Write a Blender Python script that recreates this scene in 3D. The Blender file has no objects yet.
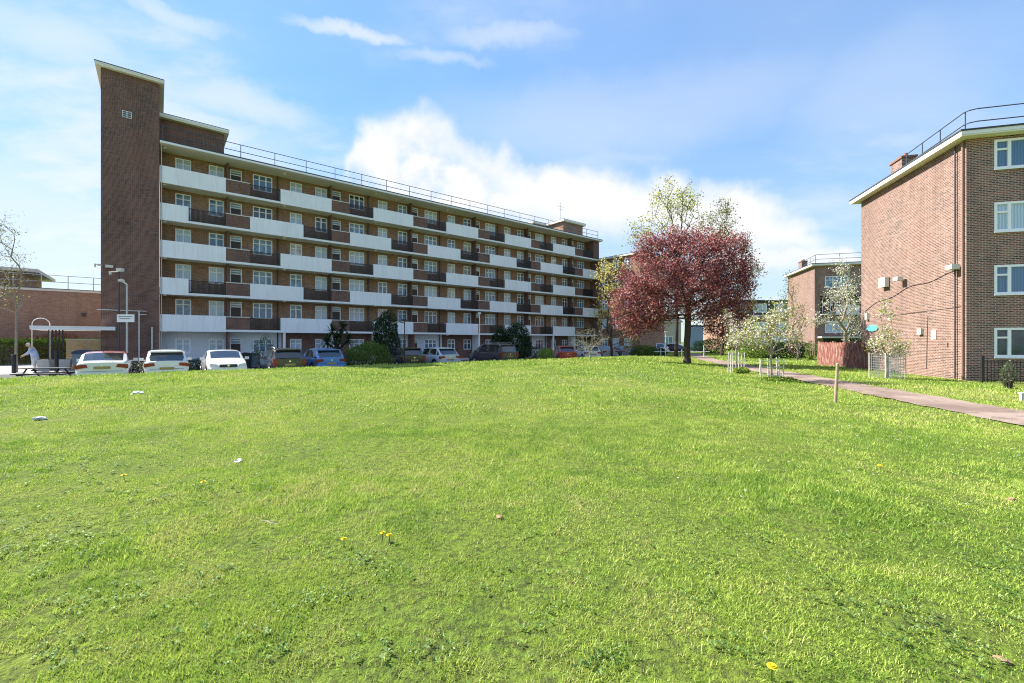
import bpy, math, random
import numpy as np
from mathutils import Vector, Matrix
SC = bpy.context.scene
COL = SC.collection
rnd = random.Random(7)
FPX = 436.0
R = math.radians
def px2(px, Y): return ((px - 512) / FPX * Y, Y)
def pxz(py, Y): return (341.5 - py) / FPX * Y
# ------------------------------------------------------------------ materials
def new_mat(name):
    m = bpy.data.materials.new(name); m.use_nodes = True
    nt = m.node_tree; nt.nodes.clear()
    return m, nt
def N(nt, t, **kw):
    n = nt.nodes.new(t)
    for k, v in kw.items(): setattr(n, k, v)
    return n
def L(nt, a, b): nt.links.new(a, b)
def ramp(nt, fac, stops, interp='LINEAR'):
    n = N(nt, 'ShaderNodeValToRGB'); cr = n.color_ramp; cr.interpolation = interp
    while len(cr.elements) > 1: cr.elements.remove(cr.elements[-1])
    cr.elements[0].position = stops[0][0]; cr.elements[0].color = (*stops[0][1], 1)
    for p, c in stops[1:]:
        e = cr.elements.new(p); e.color = (*c, 1)
    L(nt, fac, n.inputs[0]); return n.outputs[0]
def noise(nt, vec, scale, detail=4, rough=0.55):
    n = N(nt, 'ShaderNodeTexNoise'); n.inputs['Scale'].default_value = scale
    n.inputs['Detail'].default_value = detail; n.inputs['Roughness'].default_value = rough
    if vec is not None: L(nt, vec, n.inputs['Vector'])
    return n.outputs['Fac']
def mixc(nt, fac, a, b, mode='MIX'):
    n = N(nt, 'ShaderNodeMix', data_type='RGBA', blend_type=mode)
    for s, v in ((n.inputs[0], fac), (n.inputs[6], a), (n.inputs[7], b)):
        if hasattr(v, 'is_linked'): L(nt, v, s)
        elif isinstance(v, (int, float)): s.default_value = v
        else: s.default_value = (*v, 1)
    return n.outputs[2]
def out(nt, sh):
    o = N(nt, 'ShaderNodeOutputMaterial'); L(nt, sh, o.inputs[0])
def principled(nt, color, rough=0.6, metal=0.0, spec=0.5, coat=0.0):
    p = N(nt, 'ShaderNodeBsdfPrincipled')
    if hasattr(color, 'is_linked'): L(nt, color, p.inputs['Base Color'])
    else: p.inputs['Base Color'].default_value = (*color, 1)
    if hasattr(rough, 'is_linked'): L(nt, rough, p.inputs['Roughness'])
    else: p.inputs['Roughness'].default_value = rough
    p.inputs['Metallic'].default_value = metal
    p.inputs['Specular IOR Level'].default_value = spec
    p.inputs['Coat Weight'].default_value = coat
    return p
def plain(name, color, rough=0.6, metal=0.0, var=0.12, vscale=3.0, spec=0.4, coat=0.0):
    m, nt = new_mat(name)
    tc = N(nt, 'ShaderNodeTexCoord')
    f = noise(nt, tc.outputs['Object'], vscale, 5)
    c = mixc(nt, f, tuple(x * (1 - var) for x in color), tuple(min(1, x * (1 + var)) for x in color))
    p = principled(nt, c, rough, metal, spec, coat)
    out(nt, p.outputs[0]); return m
def brick(name, cols, mortar, bw=0.225, bh=0.075, ms=0.012, patch=0.35, patchcol=None):
    m, nt = new_mat(name)
    uv = N(nt, 'ShaderNodeUVMap')
    b = N(nt, 'ShaderNodeTexBrick'); L(nt, uv.outputs[0], b.inputs['Vector'])
    b.inputs['Scale'].default_value = 1.0
    b.inputs['Brick Width'].default_value = bw; b.inputs['Row Height'].default_value = bh
    b.inputs['Mortar Size'].default_value = ms; b.inputs['Mortar Smooth'].default_value = 0.3
    b.inputs['Color1'].default_value = (0, 0, 0, 1); b.inputs['Color2'].default_value = (1, 1, 1, 1)
    b.inputs['Mortar'].default_value = (0.5, 0.5, 0.5, 1); b.inputs['Bias'].default_value = 0.0
    # per-brick tone
    wn = N(nt, 'ShaderNodeTexWhiteNoise', noise_dimensions='2D')
    sep = N(nt, 'ShaderNodeSeparateXYZ'); L(nt, uv.outputs[0], sep.inputs[0])
    def mth(op, a, bb=None):
        q = N(nt, 'ShaderNodeMath', operation=op)
        for i, v in enumerate((a, bb)):
            if v is None: continue
            if hasattr(v, 'is_linked'): L(nt, v, q.inputs[i])
            else: q.inputs[i].default_value = v
        return q.outputs[0]
    row = mth('FLOOR', mth('DIVIDE', sep.outputs[1], bh))
    shift = mth('MULTIPLY', mth('FLOORED_MODULO', row, 2.0), 0.5)
    colx = mth('FLOOR', mth('SUBTRACT', mth('DIVIDE', sep.outputs[0], bw), shift))
    cmb = N(nt, 'ShaderNodeCombineXYZ'); L(nt, colx, cmb.inputs[0]); L(nt, row, cmb.inputs[1])
    L(nt, cmb.outputs[0], wn.inputs['Vector'])
    n = len(cols)
    tone = ramp(nt, wn.outputs['Value'], [(i / n, c) for i, c in enumerate(cols)], 'CONSTANT')
    big = noise(nt, uv.outputs[0], 0.45, 5, 0.65)
    bigr = ramp(nt, big, [(0.35, (0, 0, 0)), (0.7, (1, 1, 1))])
    pc = patchcol or tuple(x * 0.6 for x in cols[0])
    mf = mth('MULTIPLY', bigr, patch)
    tone = mixc(nt, mf, tone, pc)
    fine = noise(nt, uv.outputs[0], 14, 3)
    tone = mixc(nt, 0.35, tone, ramp(nt, fine, [(0.3, (0.25, 0.25, 0.25)), (0.7, (0.9, 0.9, 0.9))]), 'SOFT_LIGHT')
    mps = N(nt, 'ShaderNodeMapping'); mps.inputs['Scale'].default_value = (1.1, .16, 1); L(nt, uv.outputs[0], mps.inputs[0])
    st = noise(nt, mps.outputs[0], 1.0, 7, .7)          # rain staining and weathered areas
    c = mixc(nt, b.outputs['Fac'], tone, mortar)
    c = mixc(nt, ramp(nt, st, [(.46,(0,0,0)),(.72,(.40,.40,.40))]), c, tuple(x*.5 for x in cols[0]))
    p = principled(nt, c, 0.88, spec=0.25)
    bump = N(nt, 'ShaderNodeBump'); bump.inputs['Strength'].default_value = 0.5; bump.inputs['Distance'].default_value = 0.01
    inv = mth('SUBTRACT', 1.0, b.outputs['Fac']); L(nt, inv, bump.inputs['Height'])
    L(nt, bump.outputs[0], p.inputs['Normal'])
    out(nt, p.outputs[0]); return m
def leaf_mat(name, stops, trans=0.4, rough=0.5):
    m, nt = new_mat(name)
    g = N(nt, 'ShaderNodeNewGeometry')
    c = ramp(nt, g.outputs['Random Per Island'], stops)
    p = principled(nt, c, rough, spec=0.3)
    t = N(nt, 'ShaderNodeBsdfTranslucent'); L(nt, c, t.inputs[0])
    mx = N(nt, 'ShaderNodeMixShader'); mx.inputs[0].default_value = trans
    L(nt, p.outputs[0], mx.inputs[1]); L(nt, t.outputs[0], mx.inputs[2])
    out(nt, mx.outputs[0]); return m
def glass_mat(name, base, rough=0.06, stripes=False):
    m, nt = new_mat(name)
    tc = N(nt, 'ShaderNodeTexCoord')
    if stripes:   # curtain folds hanging behind the pane
        w = N(nt, 'ShaderNodeTexWave', wave_type='BANDS', bands_direction='X'); w.inputs['Scale'].default_value = 3.0
        w.inputs['Distortion'].default_value = 2.0; L(nt, tc.outputs['Object'], w.inputs['Vector'])
        c = mixc(nt, w.outputs['Fac'], tuple(x * 0.7 for x in base), base)
    else:
        f = noise(nt, tc.outputs['Object'], 1.7, 3)
        c = mixc(nt, ramp(nt, f, [(0.4, (0, 0, 0)), (0.6, (1, 1, 1))]), tuple(x * 0.45 for x in base), base)
    p = principled(nt, c, 0.8, spec=0.0)
    gl = N(nt, 'ShaderNodeBsdfGlossy'); gl.inputs['Roughness'].default_value = rough
    fr = N(nt, 'ShaderNodeFresnel'); fr.inputs[0].default_value = 1.7
    mx = N(nt, 'ShaderNodeMixShader'); L(nt, fr.outputs[0], mx.inputs[0])
    L(nt, p.outputs[0], mx.inputs[1]); L(nt, gl.outputs[0], mx.inputs[2])
    out(nt, mx.outputs[0]); return m
M = {}
M['brick_main'] = brick('brown_brick', [(.21,.11,.07),(.28,.14,.085),(.13,.075,.05),(.36,.175,.10),(.17,.09,.06)], (.37,.30,.24), patchcol=(.42,.17,.08), patch=.45)
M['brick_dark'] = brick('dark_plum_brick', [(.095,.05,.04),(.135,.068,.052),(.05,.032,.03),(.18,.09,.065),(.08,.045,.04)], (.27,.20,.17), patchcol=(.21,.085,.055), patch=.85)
M['brick_pale'] = brick('pale_buff_brick', [(.20,.122,.098),(.14,.08,.065),(.25,.155,.122),(.08,.048,.042),(.19,.10,.078)], (.37,.295,.25), patch=.6, patchcol=(.22,.09,.065), ms=.014)
M['brick_front'] = brick('mottled_brown_brick', [(.13,.065,.052),(.20,.10,.078),(.06,.036,.034),(.24,.13,.10),(.28,.095,.065)], (.46,.38,.34), patch=.5, patchcol=(.26,.10,.055), ms=.014)
M['brick_low'] = brick('red_brown_brick', [(.27,.14,.095),(.32,.17,.115),(.23,.115,.08),(.35,.20,.14)], (.36,.29,.23), patch=.4, patchcol=(.36,.2,.14))
M['brick_yellow'] = brick('yellow_stock_brick', [(.60,.40,.18),(.52,.33,.15),(.66,.45,.23)], (.6,.5,.36), patch=.2)
M['white'] = plain('white_paint', (.80,.80,.80), .55, var=.05)
def streaked(name, col, rough=.5):
    m, nt = new_mat(name); tc = N(nt, 'ShaderNodeTexCoord'); mp_ = N(nt, 'ShaderNodeMapping'); mp_.inputs['Scale'].default_value = (4, 4, .35); L(nt, tc.outputs['Object'], mp_.inputs[0])
    f = noise(nt, mp_.outputs[0], 1.6, 6, .7); g = noise(nt, tc.outputs['Object'], .5, 4)
    c = mixc(nt, ramp(nt, f, [(.48,(0,0,0)),(.75,(.55,.55,.55))]), col, tuple(x*.66 for x in col)); c = mixc(nt, ramp(nt, g, [(.35,(0,0,0)),(.7,(.35,.35,.35))]), c, tuple(x*.8 for x in col))
    p = principled(nt, c, rough, spec=.35); out(nt, p.outputs[0]); return m
M['panel'] = streaked('white_balcony_panel', (.86,.87,.89))
M['upvc'] = plain('white_window_plastic', (.90,.90,.92), .35, var=.03)
M['cream'] = plain('cream_soffit', (.78,.74,.60), .8, var=.12, vscale=1.2)
M['paintwall'] = plain('pale_painted_wall', (.66,.70,.74), .8, var=.1, vscale=.8)
M['roof'] = plain('dark_roof_felt', (.06,.065,.075), .8, var=.3)
M['black'] = plain('black_metal', (.02,.02,.022), .45, var=.2)
M['rail'] = plain('dark_railing', (.022,.017,.016), .5, var=.2)
M['steel'] = plain('galvanised_steel', (.42,.44,.46), .4, .6, var=.15)
M['darksteel'] = plain('grey_rail', (.09,.10,.115), .5, .4, var=.15)
M['door'] = plain('dark_door', (.045,.022,.018), .4, var=.2)
M['concrete'] = plain('light_concrete', (.48,.46,.42), .85, var=.2, vscale=2)
M['coping'] = plain('pale_coping', (.62,.60,.55), .8, var=.15)
M['terracotta'] = plain('terracotta', (.26,.13,.085), .8, var=.2)
M['pipe'] = plain('brown_pipe', (.06,.05,.05), .5, var=.2)
M['green_sign'] = plain('green_sign_paint', (.03,.22,.12), .5)
M['cyan'] = plain('turquoise_paint', (.12,.50,.62), .4)
M['yellow'] = plain('dandelion_yellow', (.85,.68,.02), .7)
M['litter'] = plain('white_paper', (.62,.62,.66), .6)
M['twig'] = plain('dry_twig', (.42,.36,.26), .9)
M['dryleaf'] = plain('dry_leaf', (.32,.20,.12), .9)
M['stake'] = plain('weathered_stake_wood', (.34,.27,.17), .9, var=.3, vscale=8)
M['stakepale'] = plain('pale_grey_stake_wood', (.55,.52,.46), .9, var=.25, vscale=8)
M['bark'] = plain('brown_bark', (.06,.045,.035), .95, var=.5, vscale=5)
M['barkpale'] = plain('pale_bark', (.30,.25,.19), .95, var=.4, vscale=5)
M['barkwhite'] = plain('silver_bark', (.36,.32,.26), .95, var=.3, vscale=5)
M['g_net'] = glass_mat('pane_net_curtain', (.50,.64,.80), stripes=True)
M['g_dark'] = glass_mat('pane_dark_room', (.06,.09,.13))
M['g_mid'] = glass_mat('pane_half_lit_room', (.20,.34,.50))
M['g_blue'] = glass_mat('pane_blue_curtain', (.10,.20,.36), stripes=True)
M['g_blind'] = glass_mat('pane_cream_blind', (.62,.60,.55), stripes=False)
M['bluepanel'] = plain('blue_hoarding', (.22,.32,.52), .6)
M['tail'] = plain('red_tail_lens', (.22,.008,.012), .15, var=.2, spec=.6)
M['amber'] = plain('clear_head_lens', (.60,.62,.65), .1, var=.1, spec=.7)
M['plate_y'] = plain('yellow_plate', (.34,.27,.09), .5)
M['plate_w'] = plain('white_plate', (.8,.8,.78), .5)
M['tyre'] = plain('tyre_rubber', (.02,.02,.02), .85)
M['rim'] = plain('alloy_rim', (.5,.5,.52), .3, .8)
M['chrome'] = plain('chrome_badge', (.7,.7,.72), .15, 1.0)
M['trim'] = plain('black_trim', (.025,.025,.028), .6)
def car_glass():
    m, nt = new_mat('car_glass')
    p = principled(nt, (.02,.025,.03), .04, spec=1.0, coat=1.0); out(nt, p.outputs[0]); return m
M['carglass'] = car_glass()
_paints = {}
def paint(col, name):
    if name not in _paints:
        m, nt = new_mat(name)
        tc = N(nt, 'ShaderNodeTexCoord'); f = noise(nt, tc.outputs['Object'], 5, 4)
        c = mixc(nt, f, tuple(x * .93 for x in col), col)
        p = principled(nt, c, .32, spec=.5, coat=.9); p.inputs['Coat Roughness'].default_value = .06
        out(nt, p.outputs[0]); _paints[name] = m
    return _paints[name]
# ------------------------------------------------------------------ mesh builder
class MB:
    def __init__(s): s.v = []; s.f = []; s.uv = []; s.mi = []
    def face(s, pts, mi=0, uvs=None):
        i = len(s.v); s.v += [tuple(p) for p in pts]; s.f.append(tuple(range(i, i + len(pts))))
        if uvs is None:
            a = Vector(pts[1]) - Vector(pts[0]); b = Vector(pts[-1]) - Vector(pts[0]); n = a.cross(b)
            ax, ay, az = abs(n.x), abs(n.y), abs(n.z)
            if az >= ax and az >= ay: uvs = [(p[0], p[1]) for p in pts]
            elif ay >= ax: uvs = [(p[0], p[2]) for p in pts]
            else: uvs = [(p[1] + .11, p[2]) for p in pts]
        s.uv += uvs; s.mi.append(mi)
    def box(s, x0, x1, y0, y1, z0, z1, mi=0, skip=''):
        a = [(x0,y0,z0),(x1,y0,z0),(x1,y1,z0),(x0,y1,z0),(x0,y0,z1),(x1,y0,z1),(x1,y1,z1),(x0,y1,z1)]
        F = {'b':(3,2,1,0),'t':(4,5,6,7),'f':(0,1,5,4),'k':(2,3,7,6),'l':(3,0,4,7),'r':(1,2,6,5)}
        for k, q in F.items():
            if k not in skip: s.face([a[i] for i in q], mi)
    def tube(s, p, q, r0, r1=None, n=6, mi=0, cap=True):
        r1 = r0 if r1 is None else r1
        p = Vector(p); q = Vector(q); d = q - p
        if d.length < 1e-6: return
        d.normalize(); u = d.orthogonal().normalized(); w = d.cross(u)
        A = [p + (u * math.cos(2*math.pi*k/n) + w * math.sin(2*math.pi*k/n)) * r0 for k in range(n)]
        B = [q + (u * math.cos(2*math.pi*k/n) + w * math.sin(2*math.pi*k/n)) * r1 for k in range(n)]
        i = len(s.v); s.v += [tuple(x) for x in A + B]
        for k in range(n):
            k2 = (k + 1) % n; s.f.append((i+k, i+k2, i+n+k2, i+n+k)); s.uv += [(0,0)]*4; s.mi.append(mi)
        if cap:
            s.f.append(tuple(i+k for k in reversed(range(n)))); s.uv += [(0,0)]*n; s.mi.append(mi)
            s.f.append(tuple(i+n+k for k in range(n))); s.uv += [(0,0)]*n; s.mi.append(mi)
    def path(s, pts, r, n=6, mi=0):
        for a, b in zip(pts[:-1], pts[1:]): s.tube(a, b, r, r, n, mi)
    def prism(s, prof, axis, a0, a1, mi=0):
        # prof: 2D loop; extruded along axis ('x': prof=(y,z); 'y': prof=(x,z))
        def P(p, a): return (a, p[0], p[1]) if axis == 'x' else (p[0], a, p[1])
        n = len(prof)
        for i in range(n):
            j = (i+1) % n; s.face([P(prof[i],a0), P(prof[j],a0), P(prof[j],a1), P(prof[i],a1)], mi)
        s.face([P(p,a0) for p in reversed(prof)], mi); s.face([P(p,a1) for p in prof], mi)
    def build(s, name, mats, parent=None, smooth=False, bevel=0, loc=None, subsurf=0, merge=False):
        me = bpy.data.meshes.new(name); me.from_pydata(s.v, [], s.f); me.update()
        ul = me.uv_layers.new(name='UVMap'); ul.data.foreach_set('uv', np.array(s.uv, np.float32).ravel())
        if not isinstance(mats, (list, tuple)): mats = [mats]
        for m in mats: me.materials.append(m)
        me.polygons.foreach_set('material_index', s.mi)
        if smooth: me.polygons.foreach_set('use_smooth', [True]*len(me.polygons))
        o = bpy.data.objects.new(name, me); COL.objects.link(o)
        if parent: o.parent = parent
        if loc: o.location = loc
        if merge:
            import bmesh
            bm = bmesh.new(); bm.from_mesh(me); bmesh.ops.remove_doubles(bm, verts=bm.verts, dist=1e-4)
            bmesh.ops.recalc_face_normals(bm, faces=bm.faces); bm.to_mesh(me); bm.free()
        if bevel:
            b = o.modifiers.new('bevel', 'BEVEL'); b.width = bevel; b.segments = 2; b.limit_method = 'ANGLE'
        if subsurf:
            b = o.modifiers.new('sub', 'SUBSURF'); b.levels = subsurf; b.render_levels = subsurf
        return o
def thing(name, label, cat, loc=(0,0,0), rz=0, group=None, kind=None):
    o = bpy.data.objects.new(name, None); COL.objects.link(o); o.location = loc; o.rotation_euler = (0,0,rz)
    o.empty_display_size = .2
    return tag(o, label, cat, group, kind)
def tag(o, label=None, cat=None, group=None, kind=None):
    if label: o['label'] = label
    if cat: o['category'] = cat
    if group: o['group'] = group
    if kind: o['kind'] = kind
    return o
def copy_tree(o, parent=None):
    c = o.copy(); COL.objects.link(c); c.parent = parent
    for ch in [x for x in bpy.data.objects if x.parent == o]: copy_tree(ch, c)
    return c
def np_mesh(name, verts, faces, mats, parent=None, mi=None, smooth=False):
    # verts (n,3), faces (m,k) equal sized
    me = bpy.data.meshes.new(name); k = faces.shape[1]; m = len(faces)
    me.vertices.add(len(verts)); me.vertices.foreach_set('co', verts.astype(np.float32).ravel())
    me.loops.add(m*k); me.loops.foreach_set('vertex_index', faces.astype(np.int32).ravel())
    me.polygons.add(m); me.polygons.foreach_set('loop_start', np.arange(0, m*k, k, dtype=np.int32))
    me.polygons.foreach_set('loop_total', np.full(m, k, np.int32))
    if mi is not None: me.polygons.foreach_set('material_index', mi.astype(np.int32))
    for q in (mats if isinstance(mats, (list, tuple)) else [mats]): me.materials.append(q)
    if smooth: me.polygons.foreach_set('use_smooth', np.ones(m, bool))
    me.update(calc_edges=True); me.validate()
    o = bpy.data.objects.new(name, me); COL.objects.link(o)
    if parent: o.parent = parent
    return o
# ------------------------------------------------------------------ terrain
def sst(x, a, b):
    t = np.clip((x - a) / (b - a), 0, 1); return t*t*(3-2*t)
def zg(X, Y, bumps=True):
    X = np.asarray(X, float); Y = np.asarray(Y, float)
    c = -.631*X + .7757*Y; tt = .7757*X + .631*Y
    e = (X - 10.6)*.97 - (Y - 9)*.23
    z = -1.33 - .27*sst(e, -7.5, -1) - .11*sst(e, 1, 6.5)
    if bumps: z = z + .018*np.sin(X*.9+.4*Y)*np.cos(Y*.7) + .012*np.sin(2.3*X+1)*np.sin(1.9*Y)
    s = sst(c, 24.0, 25.3) * (1 - sst(tt, 41, 45))
    return z*(1-s) + (-1.87)*s
def hit(px, py):
    u = (px-512)/FPX; v = (341.5-py)/FPX
    Y = 1.0
    while Y < 150:
        if v*Y <= float(zg(u*Y, Y)): break
        Y += .01
    return (u*Y, Y, float(zg(u*Y, Y)))
def on_ground(px, Y):
    X = (px-512)/FPX*Y; return (X, Y, float(zg(X, Y)))
# ------------------------------------------------------------------ camera, light, sky
cam = bpy.data.cameras.new('camera'); cam.lens = FPX/1024*36; cam.sensor_width = 36; cam.clip_end = 3000; cam.clip_start = .05
co = bpy.data.objects.new('camera', cam); COL.objects.link(co); co.location = (0,0,0); co.rotation_euler = (R(90),0,0); SC.camera = co
SUN_AZ = math.atan2(-.94, .34); SUN_EL = R(41)
sv = Vector((math.sin(SUN_AZ)*math.cos(SUN_EL), math.cos(SUN_AZ)*math.cos(SUN_EL), math.sin(SUN_EL)))
sl = bpy.data.lights.new('sun', 'SUN'); sl.energy = 5.0; sl.angle = R(.53); sl.color = (1, .95, .87)
so = bpy.data.objects.new('sun', sl); COL.objects.link(so); so.rotation_euler = sv.to_track_quat('Z','Y').to_euler(); so.location = sv*60
W = bpy.data.worlds.new('World'); SC.world = W; W.use_nodes = True; nt = W.node_tree; nt.nodes.clear()
sky = N(nt, 'ShaderNodeTexSky', sky_type='NISHITA'); sky.sun_disc = False; sky.sun_elevation = SUN_EL; sky.sun_rotation = SUN_AZ
sky.air_density = 1.0; sky.dust_density = .15; sky.ozone_density = 1.6
SKY_STR = .10
tc = N(nt, 'ShaderNodeTexCoord'); D = tc.outputs['Generated']
sep = N(nt, 'ShaderNodeSeparateXYZ'); L(nt, D, sep.inputs[0])
def mt(op, *a, clamp=False):
    q = N(nt, 'ShaderNodeMath', operation=op); q.use_clamp = clamp
    for i, v in enumerate(a):
        if hasattr(v, 'is_linked'): L(nt, v, q.inputs[i])
        else: q.inputs[i].default_value = v
    return q.outputs[0]
def smooth(v, a, b):
    q = N(nt, 'ShaderNodeMapRange', interpolation_type='SMOOTHSTEP'); L(nt, v, q.inputs[0])
    q.inputs[1].default_value = a; q.inputs[2].default_value = b; return q.outputs[0]
AZ = mt('ARCTAN2', sep.outputs[0], sep.outputs[1])
HH = mt('SQRT', mt('ADD', mt('MULTIPLY', sep.outputs[0], sep.outputs[0]), mt('MULTIPLY', sep.outputs[1], sep.outputs[1])))
EL = mt('ARCTAN2', sep.outputs[2], HH)
def azel(px, py):
    u = (px-512)/FPX; v = (341.5-py)/FPX
    return math.atan(u), math.atan(v/math.sqrt(1+u*u))
def outline(pts):
    q = N(nt, 'ShaderNodeFloatCurve'); cu = q.mapping.curves[0]
    P = [azel(*p) for p in pts]; P = [((a+1.2)/2.4, e) for a, e in P]
    cu.points[0].location = P[0]; cu.points[1].location = P[-1]
    for p in P[1:-1]: cu.points.new(*p)
    q.mapping.update(); L(nt, mt('DIVIDE', mt('ADD', AZ, 1.2), 2.4), q.inputs[1]); return q.outputs[0]
n1 = noise(nt, D, 9, 8, .6); n2 = noise(nt, D, 3.2, 7, .6); n3 = noise(nt, D, 22, 6, .6)
vor = N(nt, 'ShaderNodeTexVoronoi', feature='SMOOTH_F1'); vor.inputs['Scale'].default_value = 13; vor.inputs['Smoothness'].default_value = .6
dv = N(nt, 'ShaderNodeVectorMath', operation='ADD'); L(nt, D, dv.inputs[0])
nc = N(nt, 'ShaderNodeTexNoise'); nc.inputs['Scale'].default_value = 11; nc.inputs['Detail'].default_value = 5; L(nt, D, nc.inputs['Vector'])
sc_ = N(nt, 'ShaderNodeVectorMath', operation='SCALE'); sc_.inputs['Scale'].default_value = .09; L(nt, nc.outputs['Color'], sc_.inputs[0]); L(nt, sc_.outputs[0], dv.inputs[1])
L(nt, dv.outputs[0], vor.inputs['Vector'])
lump = mt('SUBTRACT', .42, vor.outputs['Distance'])
bil = mt('MULTIPLY', mt('SUBTRACT', n1, .5), .09)
bil2 = mt('ADD', mt('ADD', bil, mt('MULTIPLY', lump, .06)), mt('MULTIPLY', mt('SUBTRACT', n3, .5), .045))
top = outline([(335,215),(346,150),(356,125),(385,112),(410,108),(445,114),(470,132),(500,145),(560,160),(620,162),(700,172),(760,190),(800,208),(830,240),(860,262)])
bot = outline([(335,215),(346,205),(400,200),(450,196),(500,198),(560,208),(620,214),(700,224),(760,230),(800,232),(830,240),(860,262)])
dt = mt('SUBTRACT', mt('ADD', top, bil2), EL)
cum = mt('MULTIPLY', smooth(dt, -.014, .055), smooth(mt('SUBTRACT', EL, mt('ADD', bot, bil)), -.08, .0))
cum = mt('MULTIPLY', cum, mt('MULTIPLY', smooth(mt('ADD', AZ, mt('MULTIPLY', lump, .1)), -.38, -.345), smooth(mt('MULTIPLY', AZ, -1.0), -.66, -.60)))
hollow = mt('MULTIPLY', mt('MULTIPLY', smooth(mt('ADD', n2, mt('MULTIPLY', lump, -.18)), .44, .60), smooth(dt, .015, .10)), smooth(mt('MULTIPLY', AZ, -1.0), -.05, .12))
cum = mt('MULTIPLY', cum, mt('SUBTRACT', 1.0, mt('MULTIPLY', hollow, .55)))
top2 = outline([(690,262),(720,244),(760,236),(800,238),(835,248),(870,262),(900,285)])
dt2 = mt('SUBTRACT', mt('ADD', top2, bil2), EL)
bank = mt('MULTIPLY', mt('MULTIPLY', smooth(dt2, -.004, .02), smooth(mt('SUBTRACT', .085, dt2), -.0, .05)), .8)
cum = mt('MAXIMUM', cum, mt('MULTIPLY', bank, smooth(AZ, .36, .44)))
# low bank near the horizon on the right and haze wisps
mp = N(nt, 'ShaderNodeCombineXYZ')
zz = mt('ADD', mt('MAXIMUM', sep.outputs[2], 0.0), .22)
L(nt, mt('DIVIDE', sep.outputs[0], zz), mp.inputs[0]); L(nt, mt('MULTIPLY', mt('DIVIDE', sep.outputs[1], zz), 1.7), mp.inputs[1])
w1 = noise(nt, mp.outputs[0], 1.1, 9, .62); w2 = noise(nt, mp.outputs[0], .55, 5, .5)
left = smooth(mt('MULTIPLY', AZ, -1.0), .18, .75)
wsp = mt('MULTIPLY', smooth(mt('ADD', w1, mt('MULTIPLY', left, .07)), .47, .70), mt("ADD", .30, mt("MULTIPLY", left, .35)))
wq = mt('SUBTRACT', noise(nt, mp.outputs[0], 2.6, 6, .6), .5)
def patch_(px, py, rx, ry, soft=.6):   # a soft wisp or gap placed by azimuth and elevation on the sky itself
    a, e = azel(px, py); a2, _ = azel(px+rx, py); _, e2 = azel(px, py-ry)
    da = mt('DIVIDE', mt('ADD', mt('SUBTRACT', AZ, a), mt('MULTIPLY', wq, .25)), abs(a2-a)); de = mt('DIVIDE', mt('ADD', mt('SUBTRACT', EL, e), mt('MULTIPLY', mt('SUBTRACT', n1, .5), .08)), abs(e2-e))
    d2 = mt('ADD', mt('MULTIPLY', da, da), mt('MULTIPLY', de, de))
    return smooth(mt('SUBTRACT', 1.0, d2), 0.0, soft)
gap = patch_(275, 45, 95, 48)
wsp = mt('MULTIPLY', wsp, mt('SUBTRACT', 1.0, mt('MULTIPLY', gap, .85)))
for q_ in ((345,30,72,11,.8),(505,36,85,17,.5),(440,57,62,10,.45),(235,104,120,30,.7),(50,40,110,40,.6),(170,14,80,16,.6),(250,190,110,80,.65),(40,220,160,110,.6),(600,120,330,60,.35),(900,90,200,90,.25)):
    wsp = mt('MAXIMUM', wsp, mt('MULTIPLY', patch_(*q_[:4], 1.5), q_[4]))
low = smooth(mt('MULTIPLY', EL, -1.0), -.42, -.02)
veil = mt('ADD', mt('MULTIPLY', low, .42), mt('MULTIPLY', smooth(w2, .3, .75), .26))
cov = mt('SUBTRACT', 1.0, mt('MULTIPLY', mt('SUBTRACT', 1.0, cum), mt('MULTIPLY', mt('SUBTRACT', 1.0, wsp), mt('SUBTRACT', 1.0, veil))))
shade = mixc(nt, mt('MULTIPLY', hollow, .9), (1.0,1.0,1.0), (.66,.79,.95))
CL = N(nt, 'ShaderNodeMix', data_type='RGBA', blend_type='MULTIPLY'); CL.inputs[0].default_value = 1
L(nt, shade, CL.inputs[6]); CL.inputs[7].default_value = (4.3,4.34,4.4,1)
bwn = N(nt, 'ShaderNodeRGBToBW'); L(nt, sky.outputs[0], bwn.inputs[0])
gain = mt('DIVIDE', 1.6, mt('ADD', 1.0, mt('MULTIPLY', bwn.outputs[0], .36)))
gcol = N(nt, 'ShaderNodeCombineColor')
for i_, g_ in enumerate((.84,1.12,1.27)): L(nt, mt('MULTIPLY', gain, g_), gcol.inputs[i_])
skyc = mixc(nt, 1.0, sky.outputs[0], gcol.outputs[0], 'MULTIPLY')
tot = mixc(nt, cov, skyc, CL.outputs[2])
bg = N(nt, 'ShaderNodeBackground'); bg.inputs[1].default_value = SKY_STR; L(nt, tot, bg.inputs[0])
wo = N(nt, 'ShaderNodeOutputWorld'); L(nt, bg.outputs[0], wo.inputs[0])
SC.view_settings.view_transform = 'Standard'; SC.view_settings.look = 'None'; SC.view_settings.gamma = 1; SC.view_settings.exposure = 1.25
SC.cycles.use_denoising = True; SC.cycles.denoiser = 'OPENIMAGEDENOISE'; SC.cycles.denoising_prefilter = 'NONE'; SC.cycles.denoising_input_passes = 'RGB_ALBEDO_NORMAL'; SC.cycles.filter_width = 1.1; SC.cycles.sample_clamp_indirect = 6; SC.cycles.max_bounces = 6; SC.cycles.transparent_max_bounces = 8
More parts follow.
